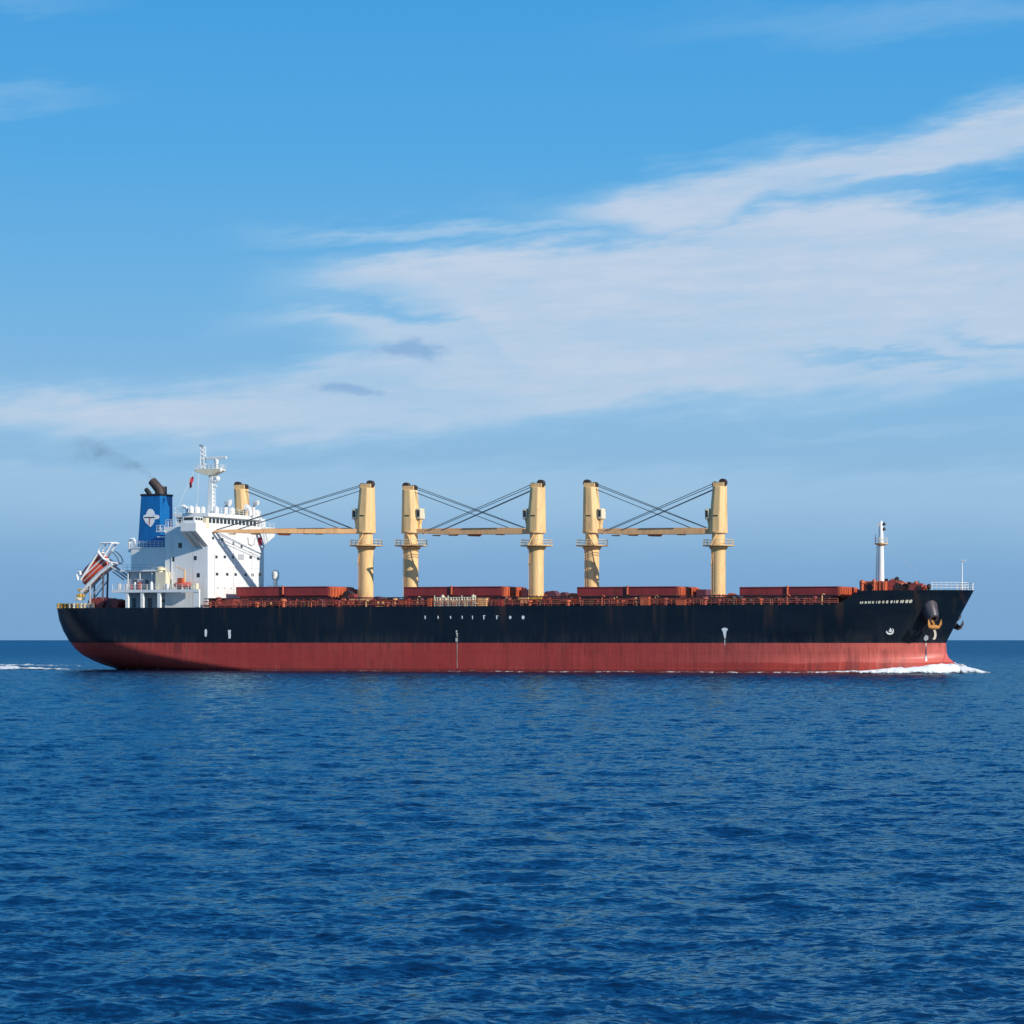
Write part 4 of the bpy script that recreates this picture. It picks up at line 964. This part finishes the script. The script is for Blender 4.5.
    # foot gear round the pedestal
    if base:
        b = MB(); q = at(px, 597, yl-2.2)
        b.lathe((x, yl, 0), [(rp*1.35, z0), (rp*1.35, z0+0.3), (rp*1.08, z0+1.6), (rp*1.02, z0+2.0)], 20)
        for k in range(12):
            a = 2*math.pi*k/12; b.bar((x+rp*1.25*math.cos(a), yl+rp*1.25*math.sin(a), z0), (x+rp*1.06*math.cos(a), yl+rp*1.06*math.sin(a), z0+2.2), 0.12, 4)
        b.build('pedestal_foot', 'orange_red', cr)
    return cr
crane(242.3, 482, 8.6, 1, 352, base=False, on_roof=True, heel_px=262)
crane(366, 481, 2.0, -1, 215, tip_yl=-9.3)
crane(411, 483, 3.0, 1, 526, base=False)
crane(536.5, 480.5, -3.0, -1, 424)
crane(592, 480, 3.0, 1, 708, base=False)
crane(718.5, 479.5, -3.0, -1, 603)

# ------------------------------------------------------------------ main deck gear along the starboard side
def edge_rail(px0, px1, name='deck_railing', mat='orange_red', inset=0.35, h=1.05):
    xs = np.linspace(at(px0, 606, -BEAM).x, at(px1, 606, -BEAM).x, 9)
    b = MB(); b.rail(deck_edge(xs, inset), h, 1.55, 0.05); return b.build(name, mat, ship)
for a, c in ((202, 262), (264, 322), (324, 392), (394, 452), (454, 520), (522, 580), (582, 640), (642, 700), (702, 770), (772, 836)): edge_rail(a, c)
# an added dark backing and pipe run that fills the strip between deck edge and covers
for a, c, z, r, mt in ((204, 838, 1.72, 0.10, 'dark'), (204, 838, 0.35, 0.20, 'purple_red'), (204, 700, 1.2, 0.08, 'hatch')):  # top run is dark to paint the shadow gap under the covers
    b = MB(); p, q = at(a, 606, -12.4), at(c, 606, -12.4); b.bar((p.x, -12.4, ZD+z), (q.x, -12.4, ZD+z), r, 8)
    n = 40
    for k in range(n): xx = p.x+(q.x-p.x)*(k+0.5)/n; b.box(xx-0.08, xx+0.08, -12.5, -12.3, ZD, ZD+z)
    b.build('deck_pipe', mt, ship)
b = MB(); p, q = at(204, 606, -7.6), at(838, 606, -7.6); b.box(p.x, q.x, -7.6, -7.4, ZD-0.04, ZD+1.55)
b.build('dark_backing', 'dark', ship)  # added dark sheet, paints shade into the gaps behind the gear
rr = random.Random(4)
vents = 0
px = 206.0
while px < 836:
    px += rr.uniform(3.2, 7.5)
    yl = rr.uniform(-13.6, -10.0); p = at(px, 606, yl); x = p.x; k = rr.random()
    if px > 832: break
    mt = rr.choice(['orange_red', 'orange_red', 'deck_red', 'hatch', 'purple_red', 'dark', 'dark', 'jib'])
    b = MB(); h_ = rr.uniform(0.9, 1.75)
    if k < 0.40:
        r = rr.uniform(0.22, 0.36); b.lathe((x, yl, ZD), [(r, -0.04), (r, h_*0.65), (r*1.9, h_*0.68), (r*1.8, h_*0.92), (r*0.6, h_)], 10); b.build('mushroom_vent', mt, ship, smooth=0.8)
    elif k < 0.62:
        w = rr.uniform(0.4, 0.9); b.box(x-w, x+w, yl-0.5, yl+0.5, ZD-0.04, ZD+h_); b.box(x-w-0.06, x+w+0.06, yl-0.56, yl+0.56, ZD+h_, ZD+h_+0.08); b.build('deck_locker', mt, ship, bevel=0.04)
    elif k < 0.82:
        r = rr.uniform(0.2, 0.3)
        for dx in (-0.5, 0.5): b.lathe((x+dx, yl, ZD), [(r, -0.04), (r, 0.75), (r*1.25, 0.85), (r*1.2, 0.98)], 10)
        b.box(x-0.9, x+0.9, yl-0.35, yl+0.35, ZD-0.04, ZD+0.12); b.build('mooring_bollard', mt, ship, smooth=0.8)
    else:
        b.tube([(x, yl, ZD-0.04), (x, yl, ZD+h_), (x+0.15, yl, ZD+h_+0.22), (x+0.45, yl, ZD+h_+0.22), (x+0.6, yl, ZD+h_)], 0.12, 8); b.build('goose_neck_vent', rr.choice(['orange_red', 'cream', 'deck_red']), ship, smooth=0.9)
# machinery clusters at the feet of the crane pairs
for px0, px1, zt_ in ((373, 404, 2.5), (546, 577, 3.2), (728, 740, 2.4), (349, 358, 3.4)):
    x = px0
    while x < px1:
        w = rr.uniform(0.5, 1.3); yl = rr.uniform(-4, 2); p = at(x, 600, yl); h_ = zt_*rr.uniform(0.6, 1.0)
        mt = rr.choice(['deck_red', 'purple_red', 'orange_red', 'dark', 'hatch'])
        b = MB(); b.box(p.x-w*0.7, p.x+w*0.7, yl-0.8, yl+0.8, ZD-0.04, ZD+h_*0.6)
        b.bar((p.x, yl-1.0, ZD+h_*0.7), (p.x, yl+1.0, ZD+h_*0.7), h_*0.3, 12); b.build('hatch_winch', mt, ship, smooth=0.6)
        x += rr.uniform(3.2, 5.5)
p = at(373, 597, -8); b = MB(); b.box(at(519, 597, -8).x, at(542, 597, -8).x, -8.4, -7.8, ZD+1.35, ZD+1.72); b.build('walkway_beam', 'yellow', ship)
b = MB(); b.box(at(350, 598, -8).x, at(372, 598, -8).x, -8.4, -7.8, ZD+1.35, ZD+1.6); b.build('walkway_beam', 'jib', ship)
# stowed accommodation ladder amidships
gl = bpy.data.objects.new('gangway_ladder', None); COL.objects.link(gl); gl.parent = ship
g0, g1 = at(434.5, 606, -15.0), at(475.5, 606, -15.0)
b = MB()
for z in (0.15, 1.65):
    b.box(g0.x, g1.x, -15.05, -14.9, ZD+z-0.07, ZD+z+0.07)
n = 15
for k in range(n+1):
    xx = g0.x+(g1.x-g0.x)*k/n; hh = 1.7+0.35*((k*7) % 5 == 0); b.bar((xx, -15.0, ZD), (xx, -15.0, ZD+hh), 0.09, 5)
    if k < n: xn = g0.x+(g1.x-g0.x)*(k+1)/n; b.bar((xx, -15.0, ZD+(0.2 if k % 2 else 1.6)), (xn, -15.0, ZD+(1.6 if k % 2 else 0.2)), 0.075, 4)
b.build('ladder_frame', 'cream_light', gl)
b = MB()
for k in range(22):
    xx = g0.x+(g1.x-g0.x)*(k+0.5)/22; b.box(xx-0.16, xx+0.16, -14.85, -14.0, ZD+0.5, ZD+0.58)
b.build('ladder_tread', 'cream_light', gl)
for xx in (g0.x+1.6, g1.x-0.6):
    b = MB(); b.bar((xx, -14.7, ZD), (xx, -14.7, ZD+2.2), 0.16, 8); b.lathe((xx, -14.7, ZD+1.5), [(0.3, 0), (0.45, 0.2), (0.3, 0.5)], 10); b.build('ladder_davit', 'cream_light', gl)

# ------------------------------------------------------------------ forecastle
ZF = ZD+2.45
def fpos(px, yl): return at(px, 590, yl).x
b = MB(); x0, x1 = fpos(859.5, -9), fpos(885, -9); b.box(x0, x1, -9, 7, ZD, ZF+1.75)
for k in range(7):
    xx = x0+(x1-x0)*(k+0.5)/7; b.box(xx-0.08, xx+0.08, -9.12, -8.99, ZF-1, ZF+1.6)
b.build('forecastle_store', 'orange_red', ship, bevel=0.06)
b = MB(); p = at(869.5, 588, -9.2); b.bar((p.x, -9.3, p.z+0.1), (p.x, -9.0, p.z+0.1), 0.6, 14); b.build('store_opening', 'dark', ship)
for px, yl, h_, w, mt in [(862, -9.4, 1.9, 0.5, 'orange_red'), (874, -9.5, 2.0, 0.4, 'orange_red')]:
    b = MB(); x = fpos(px, yl); b.lathe((x, yl, ZF-1.0), [(w*0.6, 0), (w*0.6, h_+0.4), (w, h_+0.5), (w*0.9, h_+0.9), (w*0.3, h_+1.1)], 12); b.build('mushroom_vent', mt, ship, smooth=0.8)
def windlass(px, yl, s, mat, mat2):
    x = fpos(px, yl); z = ZF-1.0; wl = bpy.data.objects.new('anchor_windlass', None); COL.objects.link(wl); wl.parent = ship
    b = MB(); b.box(x-1.5*s, x+1.5*s, yl-2*s, yl+2*s, z, z+0.5)
    for y in (-1.7, -0.2, 1.4): b.prism_y([(x-1.2*s, z+0.5), (x+1.2*s, z+0.5), (x+0.5*s, z+2.2*s), (x-0.5*s, z+2.2*s)], yl+y*s, yl+(y+0.25)*s)
    b.build('windlass_bed', mat, wl)
    b = MB(); b.bar((x, yl-1.9*s, z+1.55*s), (x, yl+1.9*s, z+1.55*s), 0.42*s, 14)
    for y in (-1.9, -1.0, 0.6, 1.9): b.bar((x, yl+y*s-0.07, z+1.55*s), (x, yl+y*s+0.07, z+1.55*s), 0.80*s, 16)
    b.build('windlass_drum', mat2, wl)
    b = MB(); b.bar((x+0.9*s, yl-2.05*s, z+1.3*s), (x+0.9*s, yl-1.85*s, z+1.3*s), 0.55*s, 12); b.bar((x+0.9*s, yl-2.0*s, z+0.4), (x+0.9*s, yl-2.0*s, z+2.7*s), 0.09, 6); b.bar((x-0.8*s, yl-2.0*s, z+0.4), (x-0.8*s, yl-2.0*s, z+2.3*s), 0.12, 6)
    b.bar((x-0.8*s-0.3, yl-2.0*s, z+2.3*s), (x-0.8*s+0.3, yl-2.0*s, z+2.3*s), 0.22, 8); b.build('brake_stand', 'orange_red' if mat2 == 'dark' else 'dark', wl)
    b = MB(); b.box(x-1.9*s, x-1.3*s, yl-1.8*s, yl-0.9*s, z, z+1.5*s); b.build('windlass_motor', 'cream_light' if s > 1.2 else 'dark', wl, bevel=0.1)
windlass(889, -4, 1.15, 'deck_red', 'dark'); windlass(896, -5, 1.3, 'orange_red', 'deck_red'); windlass(908, -4, 1.0, 'deck_red', 'dark'); windlass(917, -4, 1.05, 'orange_red', 'deck_red')
for px, h_, mt in [(902, 1.5, 'cream_light'), (912, 1.6, 'deck_red'), (922, 1.5, 'deck_red'), (926, 1.2, 'orange_red'), (929, 1.35, 'dark'), (893.5, 2.4, 'orange_red'), (897.0, 2.7, 'dark'), (885.8, 1.9, 'dark'), (905.5, 1.0, 'orange_red'), (916, 1.9, 'orange_red')]:
    yl = -4.8; x = fpos(px, yl); b = MB(); b.lathe((x, yl, ZF-1.0), [(0.26, 0), (0.22, h_*0.7+0.4), (0.44, h_*0.7+0.6), (0.40, h_+0.7), (0.15, h_+0.9)], 12); b.build('forecastle_vent', mt, ship, smooth=0.8)
# foremast
fm = bpy.data.objects.new('foremast', None); COL.objects.link(fm); fm.parent = ship
fy = 0.0; fx_ = at(881, 560, fy).x; Zm = lambda py: at(881, py, fy).z
b = MB(); b.lathe((fx_, fy, 0), [(0.62, ZF-1), (0.60, Zm(580)), (0.50, Zm(545)), (0.42, Zm(530)), (0.30, Zm(522)), (0.05, Zm(520.5))], 16); b.build('mast_column', 'white', fm, smooth=0.7)
b = MB()
for dy_ in (-0.25, 0.25): b.bar((fx_-0.95, dy_, ZF-1), (fx_-0.75, dy_, Zm(546)), 0.05, 4)
for k in range(16): z = ZF+0.3+k*0.42; b.box(fx_-0.95, fx_-0.75, -0.25, 0.25, z, z+0.05)
b.build('mast_ladder', 'cream_light', fm)
b = MB(); b.lathe((fx_+0.05, fy, 0), [(0.5, Zm(546)), (1.2, Zm(544.2)), (1.25, Zm(543.2)), (0.45, Zm(543))], 16); b.build('mast_platform', 'cream', fm, smooth=0.5)
b = MB(); b.rail([(fx_+0.05+1.15*math.cos(a), 1.15*math.sin(a), Zm(543)) for a in np.linspace(0, 2*math.pi, 9)], 0.9, 1.0, 0.05, 2); b.build('mast_railing', 'white', fm)
b = MB(); b.box(fx_-1.15, fx_-0.98, -0.1, 0.1, Zm(543), Zm(534)); b.build('mast_aerial', 'white', fm)
for py in (524, 529): b = MB(); p = at(884, py, fy); b.lathe((p.x+0.05, fy, p.z-0.25), [(0.25, 0), (0.3, 0.15), (0.2, 0.5), (0.05, 0.55)], 10); b.box(fx_, p.x, -0.06, 0.06, p.z-0.3, p.z-0.2); b.build('mast_lamp', 'dark', fm)
b = MB(); p = at(879, 525, fy); b.box(fx_-0.55, fx_, -0.3, 0.3, p.z-0.5, p.z+0.5); b.build('mast_lamp_box', 'white', fm)
b = MB(); q = at(940, 585, fy); b.bar((fx_+0.4, 0, Zm(545)), (q.x, 0, ZF+0.6), 0.022, 4); b.build('stay_wire', 'grey', fm)
# bow rail and jackstaff
br = MB(); xs = [fpos(944, -2.6), XF0-3.0, XF0-1.4, XF0-0.45]
def bow_edge(x): return Vector((x, -max(0.12, float(half(x, 14.9))-0.25), float(ztop(x))))
pl_ = [bow_edge(x) for x in np.linspace(fpos(938, -4.5), XF0-0.45, 8)]
br.rail(pl_, 1.35, 1.1, 0.055); br.build('bow_railing', 'white', ship)
br = MB(); br.rail([Vector((p.x, -p.y, p.z)) for p in pl_], 1.35, 1.1, 0.055); br.build('bow_railing', 'white', ship)
b = MB(); p = at(962, 588, -0.6); t = at(962, 559.5, -0.6); b.bar((p.x, -0.6, ZF-1), (p.x, -0.6, t.z), 0.17, 8, 0.09); b.box(p.x-0.1, p.x+0.6, -0.75, -0.45, t.z-0.35, t.z-0.1); b.build('jackstaff', 'white', ship)

# hawse bolsters and the two anchors
def side_point(px, py, sgn):
    p = on_hull(px, py)
    return Vector((p.x, p.y*sgn, p.z))
ha = on_hull(929.5, 611)
def hawse(c, nrm, sgn):
    b = MB(); up = Vector((0, 0, 1)); d = (nrm*0.82+Vector((0.10, 0, -0.42))).normalized()
    b.loft([b.ring(c-nrm*0.8+up*0.6, nrm, (1.65, 2.1), 20), b.ring(c+nrm*0.35+up*0.35, nrm, (1.45, 1.75), 20), b.ring(c+d*1.4+up*0.05, d, (1.15, 1.3), 20), b.ring(c+d*1.9-up*0.12, d, (0.95, 1.05), 20), b.ring(c+d*1.95-up*0.12, d, (0.6, 0.68), 20), b.ring(c+d*1.3-up*0.05, d, (0.5, 0.55), 20)])
    b.build('hawse_bolster', 'bolster', hull_o, smooth=0.9)
    return c+d*1.9-up*0.2, d
hn = hull_normal(ha)
a_s, d_s = hawse(ha, hn, 1)
hp = Vector((ha.x, -ha.y, ha.z)); hpn = Vector((hn.x, -hn.y, hn.z))
a_p, d_p = hawse(hp, hpn, -1)
def anchor(c, nrm, label, mt='anchor'):
    ro = empty('anchor', c)
    side_ = nrm.cross(Vector((0, 0, 1))).normalized(); dn = Vector((0, 0, -1))
    b = MB(); b.bar(c-nrm*1.2+dn*-0.3, c+nrm*0.1+dn*1.0, 0.22, 8, 0.26); b.build('shank', mt, ro, origin=c)
    k = c+nrm*0.12+dn*1.35
    b = MB(); b.loft([b.ring(k-side_*0.95, side_, (0.42, 0.32), 10), b.ring(k, side_, (0.55, 0.5), 10), b.ring(k+side_*0.95, side_, (0.42, 0.32), 10)]); b.build('crown', mt, ro, origin=c, smooth=0.8)
    for s in (-1, 1):
        r0 = k+side_*s*0.85; tipp = r0+side_*s*0.45+nrm*0.35-dn*1.35
        b = MB(); m_ = r0+side_*s*0.35+nrm*0.3-dn*0.6
        b.loft([b.ring(r0, tipp-r0, (0.40, 0.28), 8), b.ring(m_, tipp-r0, (0.55, 0.2), 8), b.ring(tipp, tipp-r0, (0.08, 0.06), 8)]); b.build('fluke', mt, ro, origin=c, smooth=0.9)
    return tag(ro, label, 'anchor')
anchor(a_s, Vector((hn.x, hn.y, 0)).normalized(), 'ochre anchor hanging flukes up under the near side hawse pipe of the bow')
anchor(a_p, Vector((hpn.x, hpn.y, 0)).normalized(), 'dark anchor peeking out past the stem from the far side of the bow', 'pipe')

# small orange rescue boat in its cradle on the boat deck
rb = at(184.5, 588, -13.2)
rb.z = zb1
ro = empty('rescue_boat', rb)
def rring(t, w, hh):
    return [Vector((rb.x-2.2+4.4*t, rb.y+w*math.cos(a), rb.z+0.95+hh*math.sin(a)*(0.75 if math.sin(a) > 0 else 1.0))) for a in np.linspace(0, 2*math.pi, 13)[:-1]]
b = MB(); b.loft([rring(0, 0.55, 0.35), rring(0.1, 0.9, 0.6), rring(0.6, 1.0, 0.65), rring(0.88, 0.6, 0.5), rring(1, 0.08, 0.12)]); b.build('boat_hull', 'boat', ro, origin=rb, smooth=0.8)
b = MB(); b.box(rb.x-1.4, rb.x-0.2, rb.y-0.5, rb.y+0.5, rb.z+1.3, rb.z+2.3); b.build('console', 'orange_red', ro, origin=rb, bevel=0.1)
b = MB()
for dx in (-1.3, 1.1): b.box(rb.x+dx-0.12, rb.x+dx+0.12, rb.y-0.8, rb.y+0.8, rb.z, rb.z+0.55)
b.build('cradle', 'dgrey', ro, origin=rb)
tag(ro, 'small orange rescue boat on the white boat deck beside the house', 'rescue boat')
b = MB(); p = at(187.5, 566, -11.9); b.bar((p.x, -13.0, zb1), (p.x, -13.0, p.z-0.8), 0.16, 8); b.bar((p.x, -13.0, p.z-0.9), (p.x-2.0, -13.2, p.z+0.0), 0.10, 6); b.build('boat_davit', 'cream', aft)
p = at(193.5, 585, -13.3); b = MB(); b.box(p.x-0.5, p.x+0.9, -13.7, -12.7, zb1+0.004, zb1+1.2); b.build('deck_locker', 'cream_light', aft, bevel=0.08)

# ------------------------------------------------------------------ smoke from the funnel
path = [(151.5, 480.5, 0.8), (149, 475.5, 1.3), (143, 470.5, 2.0), (134, 466, 2.8), (122, 461.5, 3.6), (108, 456.5, 4.3), (92, 451, 5.0), (72, 446, 5.2), (58, 443, 4.4)]
sm0 = at(151.5, 480.5, -0.3)
b = MB(); pr = [at(x, y, -0.3) for x, y, r in path]; rr_ = [r for _, _, r in path]
rings = []
for k, p in enumerate(pr):
    d = pr[min(k+1, len(pr)-1)]-pr[max(k-1, 0)]
    rings.append(b.ring(p, d, rr_[k], 16))
b.loft(rings)
smk = b.build('funnel_smoke', 'smoke', None, origin=sm0, smooth=3.0)
smk.matrix_world = SHIP_M @ Matrix.Translation(sm0)
tag(smk, 'thin grey smoke trailing aft from the blue funnel', 'smoke', kind='stuff')
# density: torn by noise, thinning downwind and towards the rim of the plume
g, nz, vol, sx_ = SMOKE
so = g.n.new('ShaderNodeTexCoord').outputs['Object']; X_, Y_, Z_ = g.sep(so)
Lx = pr[-1].x-sm0.x
tt = g.m('DIVIDE', X_, Lx, clamp=True)
zc = g.n.new('ShaderNodeFloatCurve'); zc.inputs['Factor'].default_value = 1
cv = zc.mapping.curves[0]
zs_ = [(p.z-sm0.z) for p in pr]; zmax = max(zs_)
cv.points[0].location = (0, 0); cv.points[1].location = (1, zs_[-1]/zmax)
for p in pr[1:-1]: cv.points.new((p.x-sm0.x)/Lx, (p.z-sm0.z)/zmax)
zc.mapping.update()
g.l.new(tt, zc.inputs['Value'])
cz = g.mul(zc.outputs[0], zmax)
dz_ = g.sub(Z_, cz); rad_ = g.add(1.2, g.mul(tt, 4.6))
r2 = g.m('DIVIDE', g.add(g.mul(dz_, dz_), g.mul(Y_, Y_)), g.mul(rad_, rad_))
den = g.mul(g.smooth(g.add(nz, g.mul(r2, -0.2)), 0.34, 0.66), g.smooth(r2, 1.0, 0.25))
den = g.mul(den, g.mul(g.smooth(tt, 1.0, 0.55, 0.0, 1.0), g.smooth(tt, 0.0, 0.10, 1.6, 1.0)))
den = g.m('DIVIDE', den, g.add(1.0, g.mul(tt, 3.0)))
g.l.new(g.mul(den, 0.20), vol.inputs['Density'])

# ------------------------------------------------------------------ foam
Mw = np.array(SHIP_M)
def foam_strip(cl, wid, hgt, fo, name, label, nx=8, seed=0, rough=0.25):
    """strip of froth along a centre line in ship coordinates, riding on the waves; fo = coverage, hgt = crest height"""
    r = np.random.default_rng(seed)
    cl = np.array(cl, dtype=float); n = len(cl)
    w = np.interp(np.linspace(0, 1, n), np.linspace(0, 1, len(wid)), wid); hg = np.interp(np.linspace(0, 1, n), np.linspace(0, 1, len(hgt)), hgt); fo_ = np.interp(np.linspace(0, 1, n), np.linspace(0, 1, len(fo)), fo)
    t = np.gradient(cl, axis=0); t /= np.linalg.norm(t, axis=1)[:, None]; nn = np.stack([-t[:, 1], t[:, 0]], 1)
    q = np.linspace(-1, 1, 2*nx+1)
    L2 = cl[:, None, :]+nn[:, None, :]*(q[None, :, None]*w[:, None, None])
    wx_ = Mw[0, 0]*L2[..., 0]+Mw[0, 1]*L2[..., 1]+Mw[0, 3]; wy_ = Mw[1, 0]*L2[..., 0]+Mw[1, 1]*L2[..., 1]+Mw[1, 3]
    Hs, _, _ = sea_at(wx_, wy_)
    prof_ = np.clip(1-q**2, 0, 1)**1.3
    nzs = sum(a*np.sin(wx_*fx+ph1)*np.sin(wy_*fy+ph2) for a, fx, fy, ph1, ph2 in [(0.5, 0.8, 0.9, *r.uniform(0, 6, 2)), (0.3, 1.9, 2.2, *r.uniform(0, 6, 2)), (0.25, 4.1, 3.6, *r.uniform(0, 6, 2))])
    Zs = Hs+0.05+hg[:, None]*prof_[None, :]*(1+rough*nzs)
    A = np.clip(fo_[:, None]*(0.25+0.75*prof_[None, :]**0.6), 0, 1)
    V = np.stack([wx_, wy_, Zs], -1).reshape(-1, 3); c0_ = V.mean(0); c0_[2] = 0
    m_ = len(q); fs = [(i_*m_+j_, i_*m_+j_+1, (i_+1)*m_+j_+1, (i_+1)*m_+j_) for i_ in range(n-1) for j_ in range(m_-1)]
    me = bpy.data.meshes.new(name); me.from_pydata((V-c0_).tolist(), [], fs)
    at_ = me.attributes.new('foam', 'FLOAT', 'POINT'); at_.data.foreach_set('value', A.reshape(-1).astype(np.float32))
    for p in me.polygons: p.use_smooth = True
    me.materials.append(M['foam'])
    o = bpy.data.objects.new(name, me); o.location = c0_; COL.objects.link(o)
    return tag(o, label, 'foam', kind='stuff')
# bow wave: two wings peeling off the stem
XB = XF0
def hull_side(xs, off): return [(x, -(float(half(x, 0.2))+off)) for x in xs]
xs = np.linspace(XB+3.5, XB-52, 180)
cl = [(x, -(float(half(min(x, XB-2.6), 0.3))+0.15+0.09*max(0, XB-3-x)**0.8)) for x in xs]
foam_strip(cl, [0.4, 1.9, 1.5, 0.9, 0.7, 0.6, 0.55, 0.5, 0.5], [0.05, 1.7, 1.1, 0.50, 0.32, 0.24, 0.18, 0.14, 0.08], [0.5, 1.15, 1.1, 0.74, 0.58, 0.52, 0.50, 0.46, 0.35], 'bow_wave_foam', 'white bow wave folding along the near side of the red stem', 12, 3, 0.22)
xs = np.linspace(XB+3.0, XB-36, 180)
cl = [(x, (float(half(min(x, XB-2.6), 0.3))+0.4+0.62*max(0, XB+2.0-x)**0.92)) for x in xs]
foam_strip(cl, [0.5, 2.0, 2.4, 2.4, 2.0, 1.4], [0.1, 1.7, 2.3, 2.0, 1.0, 0.2], [0.8, 1.2, 1.3, 1.2, 0.9, 0.3], 'bow_wave_foam', 'white foam crest of the bow wave thrown out ahead of the far bow', 12, 5, 0.2)
# broken foam along the waterline
xs = np.linspace(XB-44, at(110, 668, -8).x, 420)
cl = [(x, -(float(half(x, 0.2))+0.55)) for x in xs]
fo = [0.45, 0.58, 0.35, 0.60, 0.4, 0.55, 0.3, 0.56, 0.36, 0.46, 0.3, 0.3, 0.44, 0.28, 0.34, 0.3, 0.42, 0.3, 0.3, 0.3, 0.32, 0.46, 0.5, 0.45]
foam_strip(cl, [0.8, 0.5, 0.4, 0.4, 0.5], [0.25, 0.15, 0.1, 0.1], fo, 'waterline_foam', 'thin broken line of foam along the ship waterline', 4, 8)
# wake astern
xs = np.linspace(at(92, 666, -15).x, at(-220, 666, -15).x, 300)
cl = [(x, -15.0+1.5*math.sin(x*0.11)-0.03*(xs[0]-x)) for x in xs]
foam_strip(cl, [1.0, 5, 8, 9, 10], [0.05, 0.45, 0.80, 0.85, 0.8], [0.35, 0.80, 1.02, 1.05, 1.0], 'wake_foam', 'broad pale streak of wake foam on the sea astern of the ship', 9, 12, 0.9)
xs = np.linspace(at(120, 662, 50).x, at(-220, 662, 50).x, 300)
cl = [(x, 50.0+2.5*math.sin(x*0.09+1)+0.08*(xs[0]-x)) for x in xs]
foam_strip(cl, [2.0, 4, 6, 6, 6], [0.1, 0.30, 0.50, 0.55, 0.5], [0.1, 0.5, 0.78, 0.82, 0.8], 'wake_foam', 'thinner far streak of wake foam beyond the broad one astern', 7, 14, 0.9)
